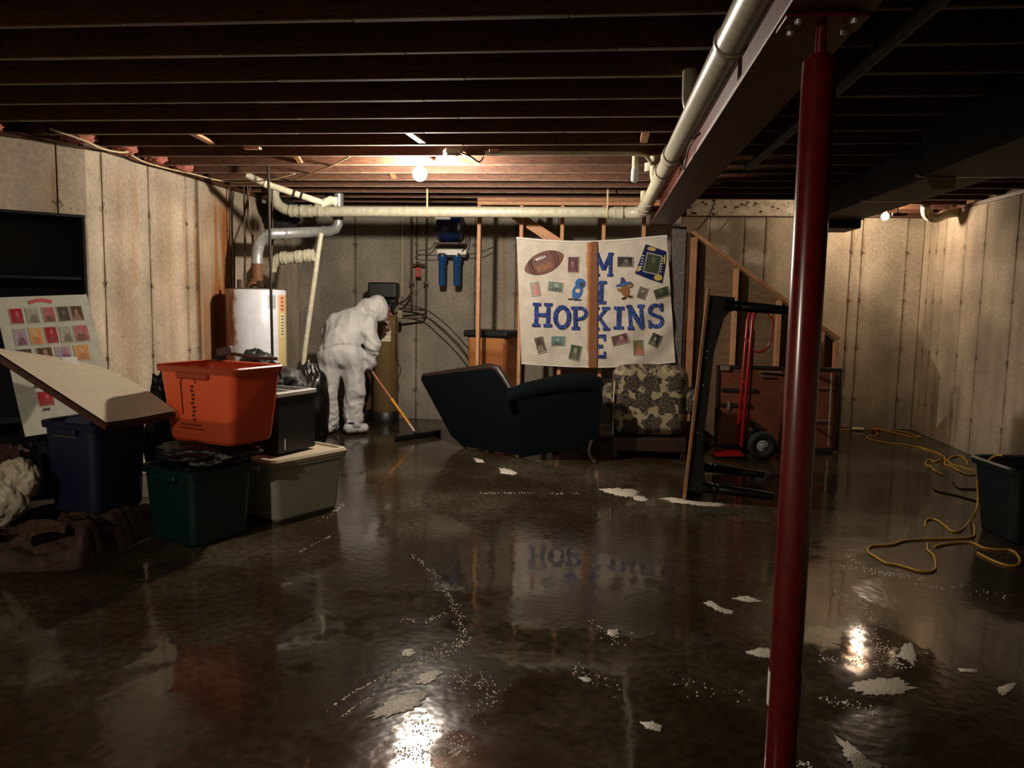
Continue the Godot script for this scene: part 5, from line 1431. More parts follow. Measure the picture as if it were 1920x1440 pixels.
	var maroon := tmat(wood_tex(Color(0.20, 0.09, 0.06), Color(0.11, 0.045, 0.035), 304), 0.5, V(1, 4, 1))
	objw("base_board", MB.new().box(V(0.47, 0.125, -7.52), V(0.68, 0.13, 0.28), Basis(), 0.012), maroon, fc)
	objw("base_frame", MB.new().box(V(0.47, 0.16, -7.87), V(0.66, 0.16, 0.42), Basis(), 0.012), maroon, fc)
	objw("piping", MB.new().tube([V(0.135, 0.2, -7.45), V(0.13, 0.4, -7.45), V(0.135, 0.7, -7.45)], 0.006, 6), M.white, fc)
	for q in [[0.16, -7.42], [0.78, -7.42], [0.18, -8.02], [0.78, -8.02]]: objw("foot", MB.new().box(V(q[0], 0.04, q[1]), V(0.05, 0.08, 0.05)), maroon, fc)
	# green table standing on its side edge, legs towards the right
	var tg := mat(Color(0.03, 0.055, 0.052), 0.4)
	var tb := thing("table", "dark green table stood on edge with turned legs sideways", "table", V(0.64, 0, -6.25))
	var up := V(0.11, 1.55, 0).normalized()
	var rt := V(up.y, -up.x, 0)
	var bz := Basis(rt, up, V(0, 0, 1))
	var tp := func(r: float, u: float, z: float) -> Vector3: return V(0.632, 0.004, z) + rt * r + up * u
	objw("tabletop", MB.new().box(tp.call(0.012, 0.775, -6.3), V(0.02, 1.55, 0.86), bz, 0.006), tg, tb)
	objw("edge_strip", MB.new().box(tp.call(0.010, 0.775, -5.862), V(0.024, 1.552, 0.014), bz, 0.004), M.pine, tb)
	for z in [-5.93, -6.67]: objw("apron", MB.new().prism(PackedVector2Array([Vector2(0.02, 0.06), Vector2(0.14, 0.06), Vector2(0.14, 0.18), Vector2(0.10, 0.40), Vector2(0.10, 1.1), Vector2(0.14, 1.34), Vector2(0.2, 1.44), Vector2(0.2, 1.5), Vector2(0.02, 1.5)]), 0.022, Transform3D(bz, V(0.632, 0.004, z))), tg, tb)
	for u in [0.08, 1.46]: objw("apron", MB.new().box(tp.call(0.07, u, -6.3), V(0.1, 0.022, 0.74), bz, 0.004), tg, tb)
	for q in [[1.44, -5.93], [1.44, -6.67], [0.10, -5.93], [0.10, -6.67]]:
		var c: Vector3 = tp.call(0.16, q[0], q[1])
		var lg := ring_lathe(c, rt, [Vector2(0.001, -0.03), Vector2(0.042, -0.03), Vector2(0.042, 0.03), Vector2(0.034, 0.045), Vector2(0.04, 0.06), Vector2(0.034, 0.075), Vector2(0.03, 0.085), Vector2(0.036, 0.10), Vector2(0.036, 0.2), Vector2(0.028, 0.47), Vector2(0.001, 0.475)], 18)
		objw("leg", lg, tg, tb)
	for q in [[0.5, 1.1], [0.62, 0.85], [0.62, 1.05], [0.35, 0.5]]: objw("screw", MB.new().box(tp.call(0.05, q[1], -5.916), V(0.014, 0.014, 0.006), bz), M.chrome, tb)
	var pv := V(0.632, 0, -5.87)
	tb.transform = Transform3D(Basis(), pv) * Transform3D(Basis(Vector3.UP, -0.115), Vector3.ZERO) * Transform3D(Basis(), -pv) * tb.transform
	# hand truck
	var hr := mat(Color(0.50, 0.03, 0.045), 0.3)
	var ht := thing("hand_truck", "red hand truck with black tyre behind the green table", "hand truck", V(1.42, 0, -7.6))
	for z in [-7.55, -7.80]:
		objw("upright", MB.new().tube([V(1.33, 0.12, z), V(1.345, 0.5, z), V(1.372, 1.28, z), V(1.40, 1.36, z - 0.03)], 0.017, 12), hr, ht)
		objw("upright", MB.new().tube([V(1.37, 0.15, z - 0.02), V(1.39, 0.6, z - 0.02), V(1.392, 1.2, z - 0.02)], 0.012, 10), hr, ht)
	for y in [0.35, 0.7, 1.1]: objw("crossbar", MB.new().tube([V(1.36, y, -7.55), V(1.36, y, -7.80)], 0.013, 10), hr, ht)
	objw("loop_handle", MB.new().tube(smooth([V(1.38, 1.02, -7.55), V(1.45, 1.0, -7.55), V(1.52, 1.05, -7.55), V(1.55, 1.18, -7.55), V(1.55, 1.3, -7.55), V(1.48, 1.37, -7.55), V(1.40, 1.36, -7.57)]), 0.009, 8), hr, ht)
	objw("toe_plate", MB.new().box(V(1.22, 0.03, -7.67), V(0.26, 0.012, 0.34), Basis(V(0, 0, 1), 0.05)), hr, ht)
	objw("axle_bracket", MB.new().bar(V(1.34, 0.25, -7.58), V(1.5, 0.15, -7.58), 0.02, 0.035), hr, ht)
	for z in [-7.52, -7.86]:
		var tire := []
		for i in 13: tire.append(Vector2(0.095 + 0.04 * cos(TAU * i / 12.0), 0.036 * sin(TAU * i / 12.0)))
		var wh := objw("tyre", ring_lathe(V(1.51, 0.137, z), V(0, 0, 1), tire, 28), M.rubber, ht)
		objw("hub", ring_lathe(V(1.51, 0.137, z), V(0, 0, 1), [Vector2(0.056, 0.0), Vector2(0.056, 0.018), Vector2(0.04, 0.026), Vector2(0.03, 0.02), Vector2(0.022, 0.034), Vector2(0.008, 0.036), Vector2(0.001, 0.036)], 24), mat(Color(0.62, 0.62, 0.60), 0.35, 0.3), wh)
	# folded brown table leaning under the stairs
	var ft := thing("folding_table", "folded brown table with dark frame leaning on the stair wall", "table", V(1.75, 0, -8.15))
	var bt := Basis(V(1, 0, -0.0).rotated(Vector3.UP, 0.0), V(0, 1, -0.05).normalized(), V(0, 0.05, 1).normalized())
	var bp := func(x: float, y: float, o: float) -> Vector3: return V(1.75 + x, 0.012, -8.08) + bt * V(0, y, o)
	var brown := tmat(wood_tex(Color(0.44, 0.23, 0.14), Color(0.33, 0.16, 0.09), 305, false), 0.55, V(0.6, 2, 1))
	var dark := mat(Color(0.10, 0.075, 0.055), 0.5)
	objw("panel", MB.new().box(bp.call(0, 0.41, -0.01), V(1.16, 0.80, 0.012), bt, 0.003), brown, ft)
	for y in [0.015, 0.805]: objw("frame_rail", MB.new().box(bp.call(0, y, 0.0), V(1.2, 0.03, 0.035), bt), dark, ft)
	for x in [-0.585, 0.585]: objw("frame_rail", MB.new().box(bp.call(x, 0.41, 0.0), V(0.03, 0.8, 0.035), bt), dark, ft)
	objw("corner_patch", MB.new().box(bp.call(-0.52, 0.79, 0.02), V(0.09, 0.05, 0.02), bt, 0.01), mat(Color(0.42, 0.38, 0.3), 0.7), ft)
	var leg_m := mat(Color(0.52, 0.47, 0.39), 0.35, 0.4)
	objw("leg", MB.new().tube(smooth([bp.call(-0.19, 0.76, 0.03), bp.call(-0.02, 0.76, 0.03), bp.call(0.06, 0.74, 0.03), bp.call(0.09, 0.68, 0.03), bp.call(0.09, 0.4, 0.03), bp.call(0.09, 0.06, 0.03)]), 0.011, 8), leg_m, ft)
	objw("leg", MB.new().tube([bp.call(-0.19, 0.72, 0.03), bp.call(-0.05, 0.72, 0.03)], 0.008, 8), leg_m, ft)
	objw("leg", MB.new().tube([bp.call(0.5, 0.77, 0.03), bp.call(0.5, 0.05, 0.03)], 0.012, 8), leg_m, ft)
	for y in [0.62, 0.30]: objw("brace", MB.new().tube([bp.call(0.1, y, 0.03), bp.call(0.5, y, 0.03)], 0.009, 8), leg_m, ft)
	for q in [[0.57, -0.55, -0.2], [0.42, -0.55, -0.25]]: objw("batten", MB.new().box(bp.call((q[1] + q[2]) * 0.5, q[0], 0.008), V(q[2] - q[1], 0.035, 0.02), bt), dark, ft)
	objw("latch", MB.new().box(bp.call(-0.47, 0.42, 0.012), V(0.03, 0.09, 0.015), bt), leg_m, ft)

# point on the hanging cloth: u across, w down
func cloth(u: float, w: float) -> Vector3:
	var top := V(lerpf(-0.89, 0.62, u), lerpf(2.072, 2.105, u) - 0.055 * sin(PI * u) * (1.0 - 0.3 * u), 0)
	var bot := V(lerpf(-0.812, 0.757, u), lerpf(0.775, 0.83, u) - 0.045 * sin(PI * u), 0)
	var p := top.lerp(bot, w)
	var z := -8.235 + 0.012 * sin(u * 9.0 + w * 2.0) * (0.4 + w)
	z += 0.010 * sin((u * 1.2 + w) * 21.0) * smoothstep(0.5, 0.8, u) * smoothstep(0.3, 0.6, w)   # slanting creases at lower right
	z += 0.006 * sin(u * 33.0 + w * 4.0) * smoothstep(0.6, 1.0, w)
	z += 0.008 * exp(-pow((u - 0.07 - 0.12 * w) / 0.02, 2.0)) - 0.01 * exp(-pow((u - 0.25 - (w - 0.7) * 0.5) / 0.02, 2.0)) * smoothstep(0.6, 0.8, w)
	p.z = z
	return p
# from a measured plan of the cloth (1851 x 1440 units) to u, w
func cuv(x: float, y: float) -> Vector2:
	var w := clampf((y - 125.0) / 1225.0, 0.0, 1.0)
	for i in 2:
		var u0 := (x - (140.0 + 40.0 * w)) / (1455.0 + 50.0 * w)
		var t := 115.0 - 15.0 * u0 + 55.0 * sin(PI * u0)
		var b := 1340.0 - 10.0 * u0 + 40.0 * sin(PI * u0)
		w = (y - t) / (b - t)
	return Vector2((x - (140.0 + 40.0 * w)) / (1455.0 + 50.0 * w), w)
func on_cloth(x: float, y: float, lift: float) -> Vector3:
	var q := cuv(x, y)
	return cloth(q.x, q.y) + V(0, 0, lift)
# flat patch that follows the cloth: outline in plan units
func patch(poly: PackedVector2Array, lift: float) -> MB:
	lift += 0.006
	var mb := MB.new()
	var t := Geometry2D.triangulate_polygon(poly)
	var st := mb.v.size()
	for p in poly: mb.vert(on_cloth(p.x, p.y, lift), Vector3.BACK, p * 0.002)
	for i in range(0, t.size(), 3): mb.tri(st + t[i], st + t[i + 1], st + t[i + 2])
	for i in poly.size():
		var a := on_cloth(poly[i].x, poly[i].y, lift)
		var b := on_cloth(poly[(i + 1) % poly.size()].x, poly[(i + 1) % poly.size()].y, lift)
		var nn := (b - a).cross(Vector3.BACK).normalized()
		mb.flat4(a, b, b - V(0, 0, lift), a - V(0, 0, lift), nn)
	return mb
func rect_patch(cx: float, cy: float, w: float, h: float, deg: float, lift: float) -> MB:
	var mb := MB.new()
	lift += 0.006
	var rows := []
	var r := deg_to_rad(deg)
	for i in 4:
		var row := []
		for j in 4:
			var p := Vector2((j / 3.0 - 0.5) * w, (i / 3.0 - 0.5) * h).rotated(r) + Vector2(cx, cy)
			row.append(on_cloth(p.x, p.y, lift))
		rows.append(row)
	mb.sheet(rows, 0.002)
	for k in mb.n.size():
		if k < 16 and mb.n[k].z < 0: pass
	return mb
func ell(cx: float, cy: float, a: float, b: float, deg: float, n := 20, pw := 1.0) -> PackedVector2Array:
	var l := PackedVector2Array()
	for i in n:
		var t := TAU * i / n
		var x := cos(t)
		var y := sin(t) * pow(absf(sin(t)), pw - 1.0)
		l.append(Vector2(x * a, y * b).rotated(deg_to_rad(deg)) + Vector2(cx, cy))
	return l

func build_banner() -> void:
	var b := thing("banner", "white cloth banner with blue glitter letters, football and photos", "banner", V(-0.05, 0.8, -8.23))
	var rows := []
	for i in 49:
		var row := []
		for j in 61: row.append(cloth(j / 60.0, i / 48.0))
		rows.append(row)
	# cloth print: off-white with soft stains and a rusty vertical stain under the tape
	var im := Image.create(512, 448, false, Image.FORMAT_RGB8)
	var f := noise(0.02, 401, 4)
	for y in 448:
		for x in 512:
			var u := x / 512.0
			var c := Color(0.755, 0.72, 0.665) * (0.97 + 0.08 * f.get_noise_2d(x, y))
			var d := absf(u - 0.505 + 0.035 * (y / 448.0) + 0.012 * f.get_noise_2d(x * 2, y * 0.7))
			c = c.lerp(Color(0.60, 0.33, 0.12), clampf(1.0 - (d - 0.022) / 0.02, 0, 1) * 0.9)
			im.set_pixel(x, y, c)
	var cm := tmat(tex(im), 0.8)
	cm.backlight_enabled = true
	cm.backlight = Color(0.12, 0.11, 0.09)
	objw("cloth", MB.new().sheet(rows, 0.003), cm, b)
	var hem := []
	for j in 31: hem.append(cloth(j / 30.0, 0.004) + V(0, 0, 0.002))
	objw("top_hem", MB.new().tube(hem, 0.011, 8), M.white, b)
	var hem2 := []
	for j in 31: hem2.append(cloth(j / 30.0, 0.996) + V(0, 0, 0.002))
	objw("bottom_hem", MB.new().tube(hem2, 0.005, 6), M.white, b)
	# glitter letters
	var gi := Image.create(128, 128, false, Image.FORMAT_RGB8)
	var rng := RandomNumberGenerator.new()
	rng.seed = 402
	for y in 128:
		for x in 128:
			var k := rng.randf()
			gi.set_pixel(x, y, Color(0.15, 0.24, 0.54) if k < 0.55 else (Color(0.08, 0.13, 0.38) if k < 0.82 else Color(0.45, 0.55, 0.82)))
	var gn := Image.create(128, 128, false, Image.FORMAT_RGB8)
	for y in 128:
		for x in 128:
			var k := rng.randf()
			gn.set_pixel(x, y, Color(k, k, k))
	gn.bump_map_to_normal_map(3.0)
	var gm := mat(Color.WHITE, 0.28, 0.45)
	gm.albedo_texture = tex(gi)
	gm.normal_enabled = true
	gm.normal_texture = tex(gn)
	gm.uv1_triplanar = true
	gm.uv1_scale = V(2.2, 2.2, 2.2)
	# slab letters cut as strokes on a unit square: each stroke a line with a width, bars for the serifs
	var T := 0.20
	var gly := {
		"H": [[Vector2(0.2, 0), Vector2(0.2, 1), T], [Vector2(0.8, 0), Vector2(0.8, 1), T], [Vector2(0.2, 0.5), Vector2(0.8, 0.5), 0.16], [Vector2(0, 0.065), Vector2(0.42, 0.065), 0.13], [Vector2(0, 0.935), Vector2(0.42, 0.935), 0.13], [Vector2(0.58, 0.065), Vector2(1, 0.065), 0.13], [Vector2(0.58, 0.935), Vector2(1, 0.935), 0.13]],
		"I": [[Vector2(0.5, 0), Vector2(0.5, 1), 0.42], [Vector2(0, 0.07), Vector2(1, 0.07), 0.14], [Vector2(0, 0.93), Vector2(1, 0.93), 0.14]],
		"N": [[Vector2(0.18, 0), Vector2(0.18, 1), 0.19], [Vector2(0.82, 0), Vector2(0.82, 1), 0.19], [Vector2(0.16, 0.06), Vector2(0.84, 0.94), 0.26], [Vector2(0, 0.93), Vector2(0.36, 0.93), 0.13], [Vector2(0.62, 0.07), Vector2(1, 0.07), 0.13], [Vector2(0, 0.07), Vector2(0.3, 0.07), 0.13]],
		"M": [[Vector2(0.14, 0), Vector2(0.14, 1), 0.17], [Vector2(0.86, 0), Vector2(0.86, 1), 0.17], [Vector2(0.14, 0.06), Vector2(0.5, 0.72), 0.19], [Vector2(0.86, 0.06), Vector2(0.5, 0.72), 0.19], [Vector2(0, 0.065), Vector2(0.26, 0.065), 0.12], [Vector2(0.74, 0.065), Vector2(1, 0.065), 0.12], [Vector2(0, 0.935), Vector2(0.3, 0.935), 0.12], [Vector2(0.7, 0.935), Vector2(1, 0.935), 0.12]],
		"K": [[Vector2(0.2, 0), Vector2(0.2, 1), T], [Vector2(0.24, 0.58), Vector2(0.82, 0.08), 0.17], [Vector2(0.4, 0.45), Vector2(0.84, 0.94), 0.19], [Vector2(0.55, 0.065), Vector2(1, 0.065), 0.12], [Vector2(0.6, 0.935), Vector2(1, 0.935), 0.12], [Vector2(0, 0.065), Vector2(0.4, 0.065), 0.12], [Vector2(0, 0.935), Vector2(0.4, 0.935), 0.12]],
		"E": [[Vector2(0.2, 0), Vector2(0.2, 1), 0.24], [Vector2(0.05, 0.07), Vector2(0.95, 0.07), 0.14], [Vector2(0.05, 0.93), Vector2(0.95, 0.93), 0.14], [Vector2(0.2, 0.5), Vector2(0.78, 0.5), 0.15], [Vector2(0.9, 0.0), Vector2(0.9, 0.28), 0.14], [Vector2(0.9, 0.72), Vector2(0.9, 1.0), 0.14]],
		"P": [[Vector2(0.24, 0), Vector2(0.24, 1), 0.24], [Vector2(0, 0.065), Vector2(0.5, 0.065), 0.13], [Vector2(0, 0.935), Vector2(0.5, 0.935), 0.13]],
		"O": [], "S": [[Vector2(0.88, 0.02), Vector2(0.88, 0.34), 0.15], [Vector2(0.12, 0.66), Vector2(0.12, 0.98), 0.15]]}
	var bend := func(c: Vector2, rx: float, ry: float, a0: float, a1: float, w: float, n: int) -> Array:
		var l := []
		for i in n:
			var t0 := lerpf(a0, a1, float(i) / n)
			var t1 := lerpf(a0, a1, (i + 1.12) / n)
			l.append([c + Vector2(cos(t0) * rx, sin(t0) * ry), c + Vector2(cos(t1) * rx, sin(t1) * ry), w])
		return l
	gly["O"] += bend.call(Vector2(0.5, 0.5), 0.37, 0.42, 0.0, TAU, 0.23, 22)
	gly["P"] += bend.call(Vector2(0.5, 0.3), 0.38, 0.235, -PI * 0.5, PI * 0.5, 0.2, 10)
	gly["P"] += [[Vector2(0.2, 0.07), Vector2(0.55, 0.07), 0.14], [Vector2(0.2, 0.535), Vector2(0.55, 0.535), 0.14]]
	gly["S"] += bend.call(Vector2(0.5, 0.29), 0.34, 0.21, -0.5, -PI * 1.2, 0.2, 11)
	gly["S"] += bend.call(Vector2(0.5, 0.71), 0.36, 0.21, -PI * 0.35, PI * 0.85, 0.22, 12)
	gly["S"] += [[Vector2(0.22, 0.4), Vector2(0.72, 0.57), 0.21]]
	for e in [["H", 390, 860, 232, 195, 2], ["O", 585, 885, 232, 182, 0], ["P", 757, 893, 225, 165, -1], ["K", 965, 900, 228, 170, 0], ["I", 1137, 893, 220, 98, 1], ["N", 1300, 885, 240, 170, -3], ["S", 1490, 872, 245, 160, -4], ["M", 990, 385, 228, 185, 1], ["I", 966, 650, 222, 100, 2], ["E", 940, 1165, 228, 150, 0]]:
		var rt := deg_to_rad(e[5])
		var mb := MB.new()
		var pl := func(q: Vector2) -> Vector2: return Vector2((q.x - 0.5) * e[4], (q.y - 0.5) * e[3]).rotated(rt) + Vector2(e[1], e[2])
		var si := 0
		for s in gly[e[0]]:
			var asp: float = float(e[3]) / e[4]
			var d: Vector2 = (s[1] - s[0]) * Vector2(1, asp)
			var nn: Vector2 = d.orthogonal().normalized() * float(s[2]) * 0.5
			nn.y /= asp
			if absf(d.y) < 0.001: nn = Vector2(0, s[2] * 0.5)
			var lift := 0.013 + 0.00012 * si
			si += 1
			var rows2 := []
			for i in 5:
				var c: Vector2 = s[0].lerp(s[1], i / 4.0)
				var ra := []
				for j in 3:
					var k: Vector2 = pl.call(c + nn * (j - 1.0))
					ra.append(on_cloth(k.x, k.y, lift))
				rows2.append(ra)
			mb.sheet(rows2, 0.003)
		objw("letter", mb, gm, b)
	# brown tape down the middle, in three overlapping lengths
	var tpm := grime(mat(Color(0.50, 0.28, 0.11), 0.45), 5, 0.7, 403)
	for e in [[903, 168, 898, 420, 62], [898, 400, 893, 800, 76], [893, 780, 885, 1372, 82]]:
		var rws := []
		for i in 12:
			var rw := []
			for j in 4:
				var yy := lerpf(e[1], e[3], i / 11.0)
				rw.append(on_cloth(lerpf(e[0], e[2], i / 11.0) + (j / 3.0 - 0.5) * e[4] + 4.0 * sin(yy * 0.06), yy, 0.0175 + e[1] * 1e-6))
			rws.append(rw)
		objw("tape_strip", MB.new().sheet(rws, 0.001), tpm, b)
	# football patch
	var brownf := grime(mat(Color(0.40, 0.19, 0.12), 0.6), 6, 0.8, 404)
	var fb := PackedVector2Array()
	for i in 28:
		var t := TAU * i / 28.0
		fb.append(Vector2(cos(t) * 205, sin(t) * absf(sin(t)) ** 0.35 * 104).rotated(deg_to_rad(-21)) + Vector2(410, 360))
	var foot := objw("football_patch", patch(fb, 0.005), brownf, b)
	var ink := mat(Color(0.06, 0.04, 0.035), 0.6)
	for s in [-128.0, -102.0, 92.0, 122.0]:
		var l := []
		for i in 9:
			var hgt := 100.0 * sqrt(maxf(1.0 - pow(absf(s) / 205.0, 2.0), 0.0)) * 0.93
			var p := Vector2(s + 20.0 * (1.0 - pow((i - 4) / 4.0, 2.0)) * signf(s), lerpf(-hgt, hgt, i / 8.0)).rotated(deg_to_rad(-21)) + Vector2(410, 360)
			l.append(on_cloth(p.x, p.y, 0.0125))
		objw("stripe", MB.new().tube(l, 0.0035, 5), ink, foot)
	var lace := []
	for i in 9:
		var p := Vector2(-85 + i * 18, -52.0 + 14.0 * cos(i * 0.4)).rotated(deg_to_rad(-21)) + Vector2(410, 360)
		lace.append(on_cloth(p.x, p.y, 0.0125))
	objw("lace", MB.new().tube(lace, 0.003, 5), ink, foot)
	for i in 5:
		var p := Vector2(-50 + i * 22, -32).rotated(deg_to_rad(-21)) + Vector2(395, 345)
		objw("lace", rect_patch(p.x, p.y, 16, 26, -30, 0.0075), M.chrome, foot)
	var script := SystemFont.new()
	script.font_names = PackedStringArray(["Droid Serif"])
	script.font_italic = true
	var t2 := TextMesh.new()
	t2.font = script
	t2.text = "Wilson"
	t2.font_size = 48
	t2.pixel_size = 0.01
	t2.depth = 0.02
	var bb := t2.get_aabb()
	var ar := t2.get_mesh_arrays()
	var m2 := MB.new()
	for k in ar[Mesh.ARRAY_VERTEX].size():
		var q: Vector3 = ar[Mesh.ARRAY_VERTEX][k] - bb.get_center()
		var pl := Vector2(q.x / bb.size.x * 155, -q.y / bb.size.y * 62).rotated(deg_to_rad(-23)) + Vector2(412, 398)
		m2.vert(on_cloth(pl.x, pl.y, 0.0135 if q.z > 0 else 0.008), ar[Mesh.ARRAY_NORMAL][k])
	for k in range(0, ar[Mesh.ARRAY_INDEX].size(), 3): m2.tri(ar[Mesh.ARRAY_INDEX][k], ar[Mesh.ARRAY_INDEX][k + 1], ar[Mesh.ARRAY_INDEX][k + 2])
	objw("lettering", m2, mat(Color(0.62, 0.42, 0.14), 0.5), foot)
	# snapshots
	var inks := [[Color(0.34, 0.18, 0.20), Color(0.20, 0.10, 0.10), Color(0.62, 0.42, 0.42)], [Color(0.10, 0.08, 0.07), Color(0.22, 0.19, 0.17), Color(0.48, 0.45, 0.42)], [Color(0.48, 0.50, 0.44), Color(0.66, 0.42, 0.40), Color(0.70, 0.48, 0.46)], [Color(0.46, 0.52, 0.46), Color(0.12, 0.13, 0.12), Color(0.58, 0.62, 0.58)], [Color(0.46, 0.44, 0.40), Color(0.14, 0.12, 0.14), Color(0.64, 0.60, 0.54)], [Color(0.20, 0.26, 0.18), Color(0.12, 0.15, 0.11), Color(0.40, 0.36, 0.26)], [Color(0.22, 0.16, 0.12), Color(0.60, 0.56, 0.50), Color(0.16, 0.12, 0.10)], [Color(0.42, 0.55, 0.54), Color(0.14, 0.16, 0.16), Color(0.50, 0.60, 0.58)], [Color(0.26, 0.32, 0.24), Color(0.20, 0.24, 0.19), Color(0.62, 0.58, 0.50)], [Color(0.24, 0.15, 0.15), Color(0.40, 0.22, 0.22), Color(0.66, 0.50, 0.48)], [Color(0.30, 0.38, 0.24), Color(0.66, 0.40, 0.30), Color(0.60, 0.36, 0.28)], [Color(0.12, 0.13, 0.10), Color(0.20, 0.26, 0.18), Color(0.70, 0.64, 0.58)]]
	var pm := tmat(photo_atlas(4, 48, 405, inks), 0.4)
	var k := 0
	for e in [[697, 383, 110, 155, 2], [1198, 360, 155, 100, 1], [320, 610, 95, 140, -10], [520, 590, 150, 95, 8], [1362, 655, 85, 120, 18], [1548, 650, 150, 95, -18], [370, 1150, 95, 165, -15], [543, 1113, 140, 95, 1], [710, 1225, 110, 150, 12], [1148, 1098, 165, 95, -14], [1325, 1178, 100, 150, -2], [1485, 1105, 95, 130, 25]]:
		objw("photo", photo_uv(rect_patch(e[0], e[1], e[2], e[3], e[4], 0.004), k, 4), pm, b)
		k += 1
	# large blue framed photo at upper right
	var navy := mat(Color(0.07, 0.11, 0.32), 0.35, 0.3)
	var fr := objw("photo_frame_patch", patch(PackedVector2Array([Vector2(1395, 190), Vector2(1500, 225), Vector2(1588, 255), Vector2(1580, 400), Vector2(1550, 560), Vector2(1420, 520), Vector2(1295, 470), Vector2(1345, 330)]), 0.004), navy, b)
	objw("photo", photo_uv(rect_patch(1462, 375, 150, 190, 12, 0.007), 5, 4), pm, fr)
	var yl := mat(Color(0.66, 0.58, 0.28), 0.5)
	for e in [ell(1452, 235, 42, 18, 10), ell(1515, 505, 40, 30, 0), ell(1330, 425, 16, 30, 20), ell(1575, 330, 9, 45, 5)]: objw("yellow_shape", patch(e, 0.008), yl, fr)
	for i in 6:
		objw("white_dash", rect_patch(1372 - i * 5, 300 + i * 26, 20, 9, 12, 0.008), M.white, fr)
		objw("white_dash", rect_patch(1555 - i * 3, 320 + i * 26, 16, 8, 12, 0.008), M.white, fr)
	# felt cut-outs: a plain blue skier and a plain figure in a wide blue hat
	var lb := mat(Color(0.16, 0.36, 0.60), 0.8)
	var sk := objw("skier_patch", patch(ell(735, 640, 48, 75, 20), 0.004), lb, b)
	objw("hood", patch(ell(765, 562, 50, 48, 0), 0.0055), lb, sk)
	objw("leg", patch(PackedVector2Array([Vector2(690, 660), Vector2(725, 670), Vector2(718, 705), Vector2(685, 705)]), 0.005), lb, sk)
	objw("bib", patch(ell(740, 632, 24, 20, 0), 0.0065), M.cable, sk)
	objw("face_opening", patch(ell(778, 572, 22, 20, 0), 0.007), mat(Color(0.25, 0.16, 0.12), 0.8), sk)
	for q in [[667, 711, 48, 13, 3], [735, 718, 72, 12, 2]]: objw("ski", rect_patch(q[0], q[1], q[2], q[3], q[4], 0.006), ink, sk)
	var tan := mat(Color(0.48, 0.32, 0.17), 0.8)
	var so := objw("hat_figure_patch", patch(ell(1200, 630, 40, 62, -8), 0.004), tan, b)
	objw("hat_brim", patch(ell(1182, 572, 78, 17, -14), 0.007), mat(Color(0.22, 0.33, 0.50), 0.8), so)
	objw("hat_crown", patch(PackedVector2Array([Vector2(1150, 570), Vector2(1160, 508), Vector2(1178, 505), Vector2(1212, 560)]), 0.006), mat(Color(0.16, 0.22, 0.40), 0.8), so)
	objw("arm", patch(ell(1145, 628, 26, 14, 40), 0.005), tan, so)
	objw("arm", patch(ell(1256, 585, 26, 14, -60), 0.005), tan, so)
	for q in [[1188, 705, 24, 12, -20], [1245, 690, 26, 11, 5]]: objw("boot", patch(ell(q[0], q[1], q[2], q[3], q[4]), 0.005), mat(Color(0.25, 0.13, 0.08), 0.8), so)
	for q in [[145, 120], [902, 168], [1590, 105]]:
		objw("nail", MB.new().tube([on_cloth(q[0] + 4, q[1] + 6, 0.014), on_cloth(q[0] + 4, q[1] + 6, -0.02)], 0.008, 8), M.white, b)

